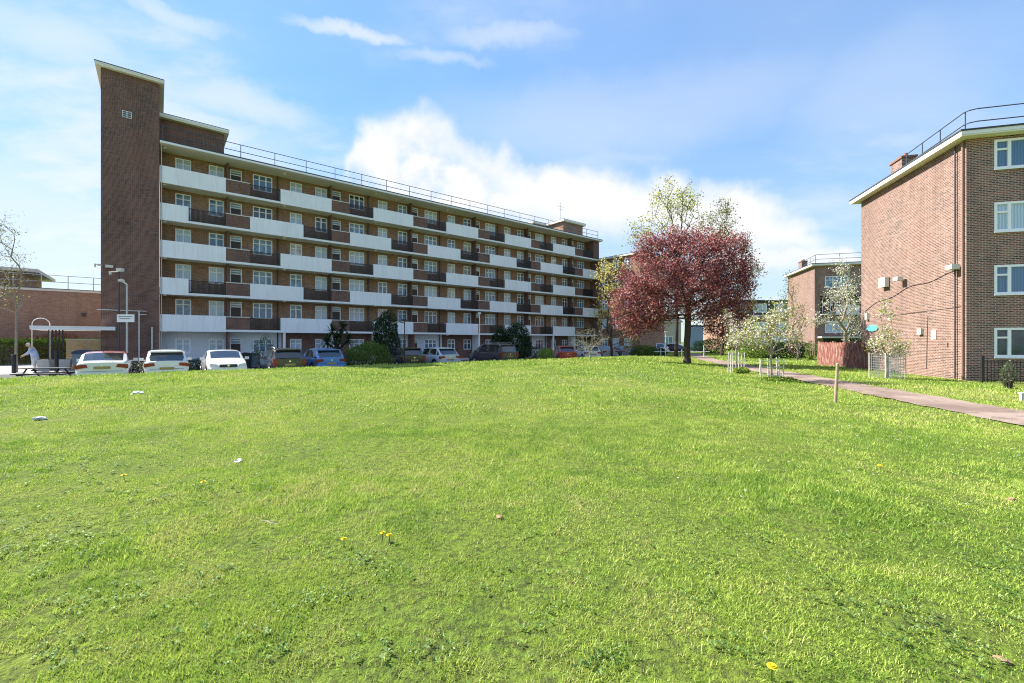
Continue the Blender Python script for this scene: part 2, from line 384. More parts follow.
# ------------------------------------------------------------------ ground sheets
def ground_mat():
    m, nt = new_mat('lawn_ground'); tc = N(nt, 'ShaderNodeTexCoord'); o = tc.outputs['Object']
    a = noise(nt, o, .35, 6, .6); b = noise(nt, o, 2.3, 6, .7); c = noise(nt, o, 22, 5, .7)
    col = ramp(nt, a, [(.3,(.15,.24,.03)),(.55,(.21,.28,.04)),(.75,(.30,.31,.075))])
    col = mixc(nt, ramp(nt, b, [(.52,(0,0,0)),(.72,(.8,.8,.8))]), col, (.10,.16,.025))
    col = mixc(nt, ramp(nt, c, [(.35,(0,0,0)),(.65,(.9,.9,.9))]), col, (.055,.06,.025))
    p = principled(nt, col, .95, spec=.1)
    bp = N(nt, 'ShaderNodeBump'); bp.inputs['Strength'].default_value = .8; bp.inputs['Distance'].default_value = .05; L(nt, c, bp.inputs['Height']); L(nt, bp.outputs[0], p.inputs['Normal'])
    out(nt, p.outputs[0]); return m
def asph(name, col, col2):
    m, nt = new_mat(name); tc = N(nt, 'ShaderNodeTexCoord'); o = tc.outputs['Object']
    a = noise(nt, o, .8, 6, .6); b = noise(nt, o, 30, 4, .7)
    c = mixc(nt, ramp(nt, a, [(.35,(0,0,0)),(.65,(1,1,1))]), col, col2)
    c = mixc(nt, ramp(nt, b, [(.45,(0,0,0)),(.7,(.5,.5,.5))]), c, tuple(x*.5 for x in col))
    g = noise(nt, o, 2.6, 7, .75); c = mixc(nt, ramp(nt, g, [(.52,(0,0,0)),(.60,(.55,.55,.55)),(.75,(.7,.7,.7))]), c, tuple(x*.55 for x in col))
    p = principled(nt, c, .9, spec=.2); out(nt, p.outputs[0]); return m
M['lawn'] = ground_mat(); M['asphalt'] = asph('asphalt', (.09,.09,.095), (.12,.12,.12))
M['paving'] = asph('pale_paving', (.42,.40,.38), (.50,.48,.45)); M['path'] = asph('pinkish_asphalt_path', (.22,.155,.125), (.38,.29,.235))
TA = math.atan2(.631, .7757)
def ax(a, b, step, far):
    m = list(np.arange(a, b+1e-6, step)); return np.array([a-far, a-far*.3, a-far*.1] + m + [b+far*.1, b+far*.3, b+far])
def sheet(name, ts, cs, mat, dz=0.0, mask=None):
    T, C = np.meshgrid(ts, cs, indexing='ij'); X = .7757*T - .631*C; Y = .631*T + .7757*C
    Z = zg(X, Y) + dz
    V = np.stack([X, Y, Z], -1).reshape(-1,3); n, m = T.shape; idx = np.arange(n*m).reshape(n,m)
    F = np.stack([idx[:-1,:-1], idx[1:,:-1], idx[1:,1:], idx[:-1,1:]], -1).reshape(-1,4)
    return np_mesh(name, V, F, mat, smooth=True)
tag(sheet('lawn', ax(-60, 110, .5, 1200), ax(-30, 90, .35, 1200), M['lawn']), 'mown grass field sloping gently down to a path', None, kind='structure')
tag(sheet('car_park', np.arange(-60, 42.01, 1.0), np.arange(25.45, 37.01, .55), M['asphalt'], .012), 'dark asphalt parking area', None, kind='structure')
tag(sheet('pavement', np.arange(-70, 42.01, 1.0), np.arange(37.0, 58, .7), M['paving'], .02), 'pale paved forecourt before the flats', None, kind='structure')
k = MB()
for i in range(-55, 40):
    k.box(i+.005, i+.995, 25.3, 25.44, -1.92, -1.76)
ko = k.build('kerb', M['concrete']); ko.rotation_euler = (0,0,TA); tag(ko, 'concrete kerb along the car park edge', kind='structure')
PATH = [(9.2,1.5),(9.9,5.2),(10.6,9),(11.85,14.7),(13.2,20.5),(14.2,25.8),(17.0,37.7),(20.5,48),(25,60)]
def path_x(Y):
    return np.interp(Y, [p[1] for p in PATH], [p[0] for p in PATH])
pv, pf = [], []
ys = np.arange(1.5, 60, .25)
for i, y in enumerate(ys):
    cx = float(path_x(y)); w = .82*1.03
    for s in (-1, -.33, .33, 1):
        x = cx + s*(w + .05*math.sin(y*3.1+s) + .04*math.sin(y*7.7)); pv.append((x, y, float(zg(x, y, False))+.025))
    if i: 
        for k_ in range(3):
            a = (i-1)*4+k_; pf.append((a, a+1, a+5, a+4))
tag(np_mesh('path', np.array(pv), np.array(pf), M['path'], smooth=True), 'pinkish asphalt footpath crossing the grass', kind='structure')
# ------------------------------------------------------------------ grass blades
def vnoise(x, y, s, seed):
    r = np.random.RandomState(seed); g = r.rand(64,64); xs = x/s; ys_ = y/s
    i = np.floor(xs).astype(int); j = np.floor(ys_).astype(int); fx = xs-i; fy = ys_-j; fx=fx*fx*(3-2*fx); fy=fy*fy*(3-2*fy)
    G = lambda a,b: g[a%64, b%64]
    return (G(i,j)*(1-fx)+G(i+1,j)*fx)*(1-fy)+(G(i,j+1)*(1-fx)+G(i+1,j+1)*fx)*fy
def blades(rs, y0, y1, dens, h, w, five):
    area = 1.32*(y1*y1-y0*y0)+2*(y1-y0); n = int(area*dens)
    Y = np.sqrt(rs.uniform(y0*y0, y1*y1, n)); X = rs.uniform(-1.32, 1.32, n)*Y + rs.uniform(-1,1,n)
    c = -.631*X+.7757*Y; tt = .7757*X+.631*Y
    keep = ((c < 24.9) | (tt > 44)) & (np.abs(X-path_x(Y)) > .60+.28*rs.rand(n)) & ((X-10.6)*.97-(Y-9)*.25 < 6.4 + 40*(Y>28))
    dn = vnoise(X, Y, .35, 1)*.5 + vnoise(X, Y, .09, 2)*.5
    keep &= rs.rand(n) < np.clip(dn*3.2-.72, .10, 1)
    X, Y = X[keep], Y[keep]; n = len(X)
    pat = vnoise(X, Y, 1.3, 3)*.6 + vnoise(X, Y, .4, 4)*.4
    H = h*(.35+.85*rs.rand(n)+.6*(rs.rand(n)>.93))*(.35+1.35*pat); Wd = w*(.6+.8*rs.rand(n))
    Z = zg(X, Y)-.006; a = rs.uniform(0, 2*np.pi, n); la = rs.uniform(0, 2*np.pi, n) ; ln = H*(.25+.75*rs.rand(n))
    P = np.stack([X,Y,Z],-1); s = np.stack([np.cos(a),np.sin(a),0*a],-1)*Wd[:,None]*.5; l = np.stack([np.cos(la),np.sin(la),0*la],-1)*ln[:,None]
    up = np.array([0,0,1.])
    # patch tone picks the material slot
    tone = vnoise(X, Y, 2.9, 5)*.36+vnoise(X, Y, .8, 6)*.26+vnoise(X,Y,.17,8)*.38+rs.rand(n)*.2-.10
    mi = np.where(tone > .63, 2, np.where(tone < .42, 1, 0))
    mi = np.where(rs.rand(n) < .035, 2, mi)
    if five:
        mid = P + l*.35 + up*(H*.6)[:,None]; tip = P + l + up*H[:,None]
        V = np.stack([P-s, P+s, mid+s*.75, mid-s*.75, tip], 1).reshape(-1,3)
        b = np.arange(n)*5
        F = np.concatenate([np.stack([b,b+1,b+2],-1), np.stack([b,b+2,b+3],-1), np.stack([b+3,b+2,b+4],-1)])
        return V, F, np.tile(mi, 3)
    V = np.stack([P-s, P+s, P+l*.8+up*H[:,None]], 1).reshape(-1,3); b = np.arange(n)*3
    return V, np.stack([b,b+1,b+2],-1), mi
rs = np.random.RandomState(3); VV=[];FF=[];MI=[];off=0
GRASS_K = 1.0
for (y0,y1,d,h,w,five) in ((1.2,2.6,17000,.026,.0034,True),(2.6,4.5,9500,.028,.0046,True),(4.5,8,3800,.033,.0075,False),(8,14,900,.048,.016,False),(14,24,300,.06,.03,False),(24,60,70,.09,.06,False)):
    v,f,mm = blades(rs,y0,y1,d*GRASS_K,h,w,five); VV.append(v); FF.append(f+off); MI.append(mm); off+=len(v)
g_a = leaf_mat('grass_green', [(0,(.25,.38,.045)),(.5,(.40,.53,.075)),(1,(.56,.65,.17))], .35, .55)
g_b = leaf_mat('grass_deep', [(0,(.12,.23,.03)),(.5,(.23,.37,.045)),(1,(.34,.47,.08))], .35, .5)
g_c = leaf_mat('grass_straw', [(0,(.38,.47,.08)),(.5,(.50,.54,.13)),(1,(.62,.58,.27))], .35, .6)
tag(np_mesh('grass', np.concatenate(VV), np.concatenate(FF), [g_a,g_b,g_c], mi=np.concatenate(MI)), 'short bright green grass blades covering the field', 'grass', kind='stuff')
# ------------------------------------------------------------------ building pieces
def wall_open(mb, x0, x1, z0, z1, y, opens, depth=.1, mi=0, mi_fn=None, rmi=None):
    """front wall in plane y facing -y with rectangular openings (x0,x1,z0,z1) and reveals"""
    xs = sorted({x0, x1} | {v for o in opens for v in (o[0], o[1]) if x0 < v < x1})
    zs = sorted({z0, z1} | {v for o in opens for v in (o[2], o[3]) if z0 < v < z1})
    for a, b in zip(xs[:-1], xs[1:]):
        for c, d in zip(zs[:-1], zs[1:]):
            mx, mz = (a+b)/2, (c+d)/2
            if any(o[0] < mx < o[1] and o[2] < mz < o[3] for o in opens): continue
            mb.face([(a,y,c),(b,y,c),(b,y,d),(a,y,d)], mi if mi_fn is None else mi_fn(mx, mz))
    for a, b, c, d in opens:
        k = mi if rmi is None else rmi; e = y + depth
        mb.face([(a,y,c),(a,e,c),(a,e,d),(a,y,d)], k); mb.face([(b,e,c),(b,y,c),(b,y,d),(b,e,d)], k)
        mb.face([(a,y,d),(a,e,d),(b,e,d),(b,y,d)], k); mb.face([(a,e,c),(a,y,c),(b,y,c),(b,e,c)], k)
def frame_bars(mb, a, b, c, d, y, vs, hs, fw=.055, th=.05, mi=0, hspan=None):
    """frame round (a..b, c..d) with mullions at vs and transoms at hs"""
    mb.box(a, a+fw, y, y+th, c, d, mi); mb.box(b-fw, b, y, y+th, c, d, mi)
    mb.box(a+fw, b-fw, y, y+th, c, c+fw, mi); mb.box(a+fw, b-fw, y, y+th, d-fw, d, mi)
    for v in vs: mb.box(v-fw*.6, v+fw*.6, y+.003, y+th-.003, c+fw, d-fw, mi)
    edges = [a+fw] + [q for v in vs for q in (v-fw*.6, v+fw*.6)] + [b-fw]
    for i in range(0, len(edges), 2):
        if hspan is not None and (i//2) not in hspan: continue
        for h in hs: mb.box(edges[i], edges[i+1], y+.006, y+th-.006, h-fw*.4, h+fw*.4, mi)
def pane(a, b, c, d, y, mat, parent):
    m = MB(); m.face([(a,y,c),(b,y,c),(b,y,d),(a,y,d)]); return m.build('pane', mat, parent)
GL = ['g_net','g_net','g_mid','g_mid','g_dark','g_blind','g_net','g_blue']
# ------------------------------------------------------------------ main block
ZG = -1.87
blk = thing('apartment_block', 'long six storey brick flats with staggered white balconies and tall stair tower', 'apartment block', (-25.5, 31.6, ZG), TA)
S = 2.7; LEN = 48.7; REC = 1.4
zk = lambda k: 2.63 + S*(k-1)
wins = []; opens = []
for k in range(6):
    base = 0.0 if k == 0 else zk(k)+.16
    for p in range(6):
        b = 7.97*p
        if k == 0:
            specs = [('w',b+.9,b+1.85,base+.95,base+2.1),('w',b+3.0,b+4.0,base+.95,base+2.1),('d',b+4.42,b+5.24,base+.02,base+2.15),('w3',b+6.04,b+7.48,base+.95,base+2.1)]
        else:
            specs = [('fw',b+.9,b+1.88,base+.25,base+2.33),('w',b+3.0,b+4.02,base+1.0,base+2.33),('d',b+4.42,b+5.26,base+.02,base+2.33),('w3',b+6.04,b+7.5,base+1.0,base+2.33)]
        for s in specs: wins.append((k, p, *s)); opens.append(s[1:])
w_ = MB()
def gmi(x, z): return 0
white_spans = [(0,8.2),(16.2,24.1),(33.6,39.9)]
xs_ = sorted({v for s in white_spans for v in s})
for k in range(6):
    z0 = 0 if k == 0 else zk(k); z1 = zk(k+1) if k < 5 else 16.13
    oo = [w[3:] for w in wins if w[0] == k]
    if k == 0:
        cuts = [0]+[v for v in xs_ if v > 0]+[LEN]
        for a, b in zip(cuts[:-1], cuts[1:]):
            wh = any(abs(a-s[0]) < .01 for s in white_spans)
            wall_open(w_, a, b, z0, z1, REC, [o for o in oo if a < o[0] < b], mi=1 if wh else 2, depth=.09)
    else: wall_open(w_, 0, LEN, z0, z1, REC, oo, depth=.09)
w_.box(0, LEN, REC+.35, 9.4, 0, 16.12, 0, skip='')
w_.build('wall', [M['brick_main'], M['paintwall'], M['brick_dark']], blk)
wins.sort(key=lambda w: (w[2] == '', w[4]))
def draw_win(fm, gm_list, w):
    k, p, typ, a, b, c, d = w; y = REC+.02
    if typ == 'd':
        frame_bars(fm, a, b, c, d, y, [], [d-.42, d-.22], .075)
        frame_bars(fm, a, b, c, d, y+.001, [], [], .045, .045) if False else None
    elif typ == 'w3':
        frame_bars(fm, a, b, c, d, y, [a+(b-a)/3, a+(b-a)*2/3], [d-.42], .075)
    elif typ == 'fw':
        frame_bars(fm, a, b, c, d, y, [(a+b)/2], [d-.42, d-1.3], .075)
    else:
        frame_bars(fm, a, b, c, d, y, [(a+b)/2], [d-.42], .085)
    gm_list.append((a+.05, b-.05, c+.05, d-.05, y+.03))
rr = random.Random(11)
n_w = 0; extra = MB(); extrag = []
for w in sorted(wins, key=lambda w: w[4]):
    k, p, typ, a, b, c, d = w
    if typ == 'd':
        f = MB(); gl = []; draw_win(f, gl, w)
        f.box(a+.06, b-.06, REC+.04, REC+.065, c+.03, d-.43, 1)
        dd = f.build('door', [M['upvc'], M['door']], blk)
        pane(a+.06, b-.06, d-.40, d-.06, REC+.05, M[rr.choice(['g_mid','g_net'])], dd)
        hb = MB(); hb.box(a+.14, a+.17, REC+.0, REC+.04, c+1.0, c+1.12); hb.build('handle', M['steel'], dd)
        continue
    n_w += 1
    if n_w <= 99:
        f = MB(); gl = []; draw_win(f, gl, w); o = f.build('window', M['upvc'], blk)
        g = rr.choice(GL)
        if typ == 'fw': g = rr.choice(['g_net','g_net','g_blind','g_mid'])
        if k == 0: g = rr.choice(['g_dark','g_mid','g_net'])
        pane(*gl[0][:4], gl[0][4], M[g], o)
    else: draw_win(extra, extrag, w)
if extra.v:
    eo = extra.build('window', M['upvc'], blk); eo['kind'] = 'stuff'
    g = MB()
    for a,b,c,d,y in extrag: g.face([(a,y,c),(b,y,c),(b,y,d),(a,y,d)])
    g.build('pane', M['g_mid'], eo)
# slabs, soffits
for k in range(1, 6):
    s = MB(); z = zk(k)
    s.box(-.02, LEN, 0, REC-.003, z, z+.16, 0); s.box(-.02, LEN, -.02, -.003, z-.002, z+.17, 1)
    s.build('balcony_slab', [M['cream'], M['white']], blk)
e = MB(); e.box(-.02, LEN+.4, -.55, 9.9, 16.13, 16.28, 0); e.box(-.02, LEN+.42, -.575, -.553, 16.12, 16.27, 1)
e.box(-.02, LEN+.42, -.585, 9.9, 16.283, 16.36, 2)
e.build('roof', [M['cream'], M['white'], M['roof']], blk)
for k in range(1, 6):
    z = zk(k); odd = (k % 2 == 1)
    for p in range(-1, 6):
        P = 4.01+7.97*p
        # brick parapet with coping
        if p >= 0:
            a, b = P, P+1.62
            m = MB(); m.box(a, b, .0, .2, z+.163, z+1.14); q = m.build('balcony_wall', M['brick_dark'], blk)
            m = MB(); m.box(a-.02, b+.02, -.03, .23, z+1.143, z+1.21); m.build('coping', M['coping'], q)
        if odd: wh = (P+3.83, P+7.97); rl = (P+1.62, P+3.83)
        else: wh = (P+1.62, P+5.62); rl = (P+5.62, P+7.97)
        wh = (max(0, wh[0]), min(LEN, wh[1])); rl = (max(0, rl[0]), min(LEN, rl[1]))
        if p == 5 and odd: wh = (44.9+2.7, 44.9+2.7)
        if wh[1]-wh[0] > .4:
            m = MB(); m.box(wh[0]+.01, wh[1]-.01, -.07, -.025, z-.02, z+1.22)
            m.box(wh[0]+.01, wh[0]+.06, -.02, .3, z+.165, z+1.2); m.box(wh[1]-.06, wh[1]-.01, -.02, .3, z+.165, z+1.2)
            m.build('balcony_panel', M['panel'], blk, bevel=.008)
        if rl[1]-rl[0] > .4:
            m = MB(); m.box(rl[0], rl[1], .02, .06, z+1.10, z+1.14); m.box(rl[0], rl[1], .02, .06, z+.23, z+.26)
            n = int((rl[1]-rl[0])/.075)
            for i in range(n+1):
                x = rl[0]+(rl[1]-rl[0])*i/n; m.box(x-.02, x+.02, .028, .052, z+.165, z+1.1)
            m.build('balcony_railing', M['rail'], blk)
# party fins, pipes and soffit lights
for p in range(6):
    x = 4.2+7.97*p
    for k in range(0, 6):
        z0 = 0 if k == 0 else zk(k)+.165; z1 = (zk(k+1) if k < 5 else 16.13)-.003
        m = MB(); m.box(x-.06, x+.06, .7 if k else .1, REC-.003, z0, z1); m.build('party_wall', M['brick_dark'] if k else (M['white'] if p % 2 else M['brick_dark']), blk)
    xp = 7.93*(p+1)-.05
    if p < 5:
        m = MB(); m.tube((xp, REC-.12, 0), (xp, REC-.12, 16.1), .055, n=8); m.build('drainpipe', M['pipe'], blk)
    for k in range(1, 7):
        z = zk(k)-.004 if k < 6 else 16.126
        m = MB(); xx = (0.25 if p == 0 else 7.97*p+.25)
        m.tube((xx, .35, z), (xx, .35, z-.1), .13, .1, 10); m.build('soffit_light', M['white'], blk, smooth=False)
for x in (8.15, 33.5, 39.9):
    m = MB(); m.box(x-.09, x+.09, .02, .2, 0, zk(1)-.004); m.build('pier', M['white'], blk)
m = MB(); m.tube((-.0+.08,-.1,0),(.08,-.1,16.1), .025, n=8); m.build('drainpipe', M['steel'], blk)
# stair tower
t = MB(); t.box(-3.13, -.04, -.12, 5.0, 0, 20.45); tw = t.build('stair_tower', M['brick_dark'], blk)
t = MB(); t.box(-3.4, .2, -.4, 5.4, 20.453, 20.60, 0); t.box(-3.42, .22, -.42, 5.42, 20.603, 20.68, 1); t.box(-3.44,.24,-.44,5.44,20.683,20.73,2)
t.build('tower_roof', [M['cream'], M['white'], M['roof']], tw)
t = MB(); frame_bars(t, -2.05, -1.55, 17.45, 17.9, -.15, [-1.8], [17.6,17.75], .03, .027, 0); t.box(-2.02,-1.58,-.135,-.123,17.49,17.86,1)
t.build('vent', [M['white'], M['darksteel']], tw)
# rooftop rooms
def rooftop(x0, x1, y0, y1, h, mat):
    r = MB(); r.box(x0, x1, y0, y1, 16.38, 16.38+h); o = r.build('rooftop_room', mat, blk)
    r = MB(); r.box(x0-.3, x1+.3, y0-.35, y1+.3, 16.383+h, 16.5+h, 0); r.box(x0-.32, x1+.32, y0-.37, y1+.32, 16.503+h, 16.66+h, 1); r.box(x0-.33,x1+.33,y0-.38,y1+.33,16.663+h,16.70+h,2)
    r.build('room_roof', [M['cream'], M['white'], M['roof']], o); return o
rooftop(-.03, 4.0, 1.2, 7, 2.15, M['brick_dark'])
rooftop(43.6, 47.6, 1.9, 7.2, 2.15, M['brick_low'])
rooftop(41.2, 43.0, 5.5, 9.2, 2.2, M['brick_low'])
t = MB(); t.tube((3.2,2,18.8),(3.2,2,19.15),.06); t.build('flue', M['pipe'], blk)
# aerial mast on roof
t = MB(); t.tube((44.2,3,18.8),(44.2,3,21.6),.035); t.tube((43.6,3,21.0),(44.8,3,21.0),.02); t.tube((43.8,3,20.6),(44.6,3,20.6),.02); t.build('aerial', M['steel'], blk)
# roof railing
t = MB(); y = -.1
for zz in (16.95, 17.5): t.tube((.1,y,zz),(LEN,y,zz),.026)
n = 20
for i in range(n+1):
    x = .15+(LEN-.3)*i/n; t.tube((x,y,16.37),(x,y,17.5),.028); 
t.build('roof_railing', M['darksteel'], blk)
# end pier of the block
t = MB(); t.box(LEN+.003, LEN+.25, .0, 9.4, 0, 16.12); t.build('end_wall', M['brick_dark'], blk)
t = MB(); t.box(LEN-1.0, LEN, -.05, REC+.3, 13.6, 16.12); t.build('end_pier', M['brick_dark'], blk)
# tower front pipework, cameras
def cctv(parent, x, y, z, dx, dz=0):
    m = MB(); m.tube((x,y,z),(x,y-.45,z),.03); m.box(x-.06+dx*.35, x+.06+dx*.35+.2*abs(dx), y-.55, y-.45, z-.07, z+.05)
    m.tube((x,y-.45,z),(x+dx*.9,y-.5,z+.02),.035); m.tube((x+dx*.9,y-.5,z+.05),(x+dx*.9,y-.5,z-.18),.06,.05,8); m.build('security_camera', M['coping'], parent, bevel=.01)
cctv(tw, -3.1, -.12, 7.0, -.3); cctv(tw, -2.2, -.12, 6.1, .2)
m = MB(); m.box(-2.9,-2.5,-.32,-.15,6.9,7.08); m.build('floodlight', M['coping'], tw, bevel=.02)
m = MB(); m.tube((-3.3,-.5,4.02),(-.75,-.5,4.0),.025); m.tube((-1.15,-.5,0),(-1.15,-.5,4.0),.04); m.tube((-1.15,-.5,3.75),(-.75,-.5,3.75),.03); m.tube((-.45,-.3,1.3),(-.45,-.3,2.9),.05); m.tube((-.45,-.3,0),(-.45,-.3,1.3),.035)
m.build('pipe_frame', M['coping'], tw)
# ------------------------------------------------------------------ side wing at the far end
wing = thing('brick_wing', 'grey brown five storey brick wing standing square to the far end of the long block', 'apartment block', (12.28, 62.3, ZG), TA)
H = 13.35
# local x: along facade, y: away. wing projects toward the camera: y from -7 to 0
wf = MB(); wo_ = []
# left face (plane x=0.05 facing -x) built by rotating: write as own local frame
for k in range(5):
    z = .1+2.68*k
    for yy in (-1.2, -3.1, -5.0): wo_.append((yy-.5, yy+.5, z+.9, z+2.2))
def left_face(mb, y0, y1, z0, z1, x, opens, mi=0):
    ys_ = sorted({y0,y1}|{v for o in opens for v in o[:2]}); zs = sorted({z0,z1}|{v for o in opens for v in o[2:]})
    for a,b in zip(ys_[:-1],ys_[1:]):
        for c,d in zip(zs[:-1],zs[1:]):
            if any(o[0]<(a+b)/2<o[1] and o[2]<(c+d)/2<o[3] for o in opens): continue
            mb.face([(x,b,c),(x,a,c),(x,a,d),(x,b,d)], mi)
left_face(wf, -7, 0, 0, H, .02, wo_)
wf.box(.12, 5.6, -6.99, 0, 0, H-.01, 0)
wf.face([(.02,-7,0),(5.65,-7,0),(5.65,-7,H),(.02,-7,H)], 1)
wf.build('wall', [M['brick_main'], M['brick_low']], wing)
for a,b,c,d in wo_:
    m = MB(); x = .045
    for q in ((a,a+.08),(b-.08,b),((a+b)/2-.04,(a+b)/2+.04)): m.box(x-.03, x+.03, q[0], q[1], c, d)
    for q in ((c,c+.08),(d-.08,d),(d-.48,d-.42)): m.box(x-.028, x+.028, a+.08, b-.08, q[0], q[1])
    o = m.build('window', M['upvc'], wing)
    g = MB(); g.face([(x+.02,b-.05,c+.05),(x+.02,a+.05,c+.05),(x+.02,a+.05,d-.05),(x+.02,b-.05,d-.05)]); g.build('pane', M[rr.choice(['g_net','g_mid','g_dark'])], o)
e = MB(); e.box(-.3, 5.9, -7.3, .2, H+.003, H+.1, 0); e.box(-.32, 5.93, -7.33, .2, H+.103, H+.22, 1); e.box(-.34,5.95,-7.35,.2,H+.223,H+.27,2); e.build('roof', [M['cream'],M['white'],M['roof']], wing)
# ------------------------------------------------------------------ low brick building at left
low = thing('low_brick_building', 'low red brown brick building with a blank parapet wall behind the hedge', 'building', (-.631*56, .7757*56, ZG), TA)
m = MB(); 
m.box(-40, 2, 0, 10, 0, 6.35); m.build('wall', M['brick_low'], low)
m = MB(); m.box(-40.1, 2.1, -.12, 10.1, 6.353, 6.55, 0); m.box(-40.12, 2.12, -.14, 10.12, 6.553, 6.60, 1); m.build('roof', [M['coping'], M['roof']], low)
m = MB()
for i in range(14):
    x = -20+i*1.7; m.tube((x,1.2,6.6),(x,1.2,7.9),.03)
m.tube((-20,1.2,7.9),(2,1.2,7.9),.025); m.tube((-20,1.2,7.3),(2,1.2,7.3),.025); m.build('roof_railing', M['steel'], low)
m = MB(); m.box(-40, -9.6, 4, 12, 6.61, 8.3); uo = m.build('upper_storey', M['brick_low'], low)
m = MB(); m.box(-40.2, -8.6, 3.2, 12.2, 8.303, 8.6, 0); m.build('upper_roof', [M['coping']], uo)
m = MB(); m.box(-1.2, 1.4, 3, 3.8, 6.6, 7.6)
for i in range(4): m.tube((-.9+i*.65,3.4,7.6),(-.9+i*.65,3.4,8.05),.14,.11,8)
m.build('chimney', M['brick_dark'], low)
gx = .7757*(-38*1.1)+.631*38
m = MB(); m.box(-15.5, -11.6, -.1, -.03, 2.95, 3.5); m.build('sign', M['green_sign'], low)
m = MB(); m.box(-5.4,-5.1,-.15,-.02,4.2,4.5); m.build('vent', M['pipe'], low)
# ------------------------------------------------------------------ right hand blocks
RA = -math.asin(.257)
def right_block(name, label, loc, front, detail=True):
    b = thing(name, label, 'apartment block', loc, RA)
    WID, DEP, HT = 17.0, 8.85, 10.56
    w = MB(); op = [f[:4] for f in front]
    wall_open(w, 0, WID, 0, HT, 0, op, depth=.12, mi=1)
    w.face([(0,DEP,0),(0,0,0),(0,0,HT),(0,DEP,HT)], 0)        # gable
    w.face([(WID,0,0),(WID,DEP,0),(WID,DEP,HT),(WID,0,HT)], 1); w.face([(WID,DEP,0),(0,DEP,0),(0,DEP,HT),(WID,DEP,HT)], 1)
    w.build('wall', [M['brick_pale'], M['brick_front']], b)
    for (x0,x1,z0,z1,kind,g) in front:
        m = MB()
        if kind == 'win':
            frame_bars(m, x0, x1, z0, z1, -.03, [x0+.52], [z1-.42], .095, .09, hspan=[0])
            m.box(x0-.03, x1+.03, -.09, -.035, z0-.05, z0+.005)
            o = m.build('window', M['upvc'], b, bevel=.006); pane(x0+.06, x1-.06, z0+.06, z1-.06, .035, M[g], o)
        elif kind == 'win3':
            w3 = (x1-x0)/3
            frame_bars(m, x0, x1, z0, z1, -.03, [x0+w3, x0+2*w3], [z1-.42], .08, .09, hspan=[0,2])
            o = m.build('window', M['upvc'], b, bevel=.006); pane(x0+.06, x1-.06, z0+.06, z1-.06, .035, M[g], o)
        elif kind == 'balcony':
            m.box(x0, x1, -.5, .1, z0-.14, z0-.02, 0); o = m.build('balcony', M['coping'], b)
            q = MB(); q.box(x0, x1, 1.0, 1.05, z0, z1); q.build('recess_wall', M['brick_dark'], o)
            q = MB(); q.box(x0, x0+.05, .1, 1.0, z0, z1); q.box(x1-.05, x1, .1, 1.0, z0, z1); q.build('side_wall', M['brick_dark'], o)
            q = MB(); q.box(x0+1.6, x1-.1, .04, .08, z0, z0+1.1); q.build('balcony_panel', M['white'], o)
            q = MB(); frame_bars(q, x0+.1, x0+1.9, z0, z1-.1, .9, [x0+.6, x0+1.4], [z1-.7], .07, .05); wq = q.build('balcony_door', M['upvc'], o)
            q = MB(); q.tube((x0,-.45,z0+1.0),(x1,-.45,z0+1.0),.025)
            for i in range(12): q.tube((x0+(x1-x0)*i/11,-.45,z0-.02),(x0+(x1-x0)*i/11,-.45,z0+1.0),.012)
            q.build('railing', M['black'], o)
    r = MB(); r.box(-.42, WID+.5, -.42, DEP+.42, HT+.003, HT+.06, 0)
    r.box(-.44, WID+.52, -.44, DEP+.44, HT+.063, HT+.21, 1); r.box(-.47, WID+.56, -.47, DEP+.47, HT+.213, HT+.28, 2)
    r.build('roof', [M['cream'], M['white'], M['roof']], b)
    ch = MB(); ch.box(.7, 1.35, 6.9-.9, 6.9+.2, HT+.36, HT+1.55); co_ = ch.build('chimney', M['brick_pale'], b)
    cc = MB(); cc.box(.64, 1.41, 6.9-.98, 6.9+.28, HT+1.553, HT+1.66); cc.build('chimney_cap', M['terracotta'], co_)
    for i in range(2):
        cp = MB(); cp.tube((1.02,6.3+.45*i,HT+1.66),(1.02,6.3+.45*i,HT+1.9),.12,.1,10); cp.build('chimney_pot', M['terracotta'], co_)
    q = MB()
    Z0 = HT+.28
    rad = .35
    for zz in (Z0+.55, Z0+1.1):
        pts = [(rad*1.2, 5.0, zz), (rad*.6, rad*1.4, zz), (rad*.85, rad*.9, zz), (rad*1.5, rad*.62, zz), (WID, rad*.5, zz)]
        q.path(pts, .024)
    for y in (.5, 2.2, 3.6, 5.0): q.tube((.25+.03*y, y, Z0), (.25+.03*y, y, Z0+1.1), .024)
    for x in (2.6, 5, 7.5, 10, 12.5, 15): q.tube((x,.19,Z0),(x,.19,Z0+1.1),.024)
    q.build('roof_railing', M['darksteel'], b)
    return b
gl4 = ['g_mid','g_dark','g_blue','g_blue']
front = []
for k in range(4):
    z0 = .75+2.69*k+.33
    g = ['g_dark','g_blue','g_net','g_blue'][k]
    front.append((.96, 3.0, z0, z0+1.26, 'win', g))
    front.append((5.0, 7.4, z0, z0+1.26, 'win', 'g_mid')); front.append((9.2, 11.2, z0, z0+1.26, 'win', 'g_net'))
rb = right_block('brick_flats', 'four storey brick flats with a pale blank gable, at the right edge beside the path', (19.8,19.0,-1.75), front)
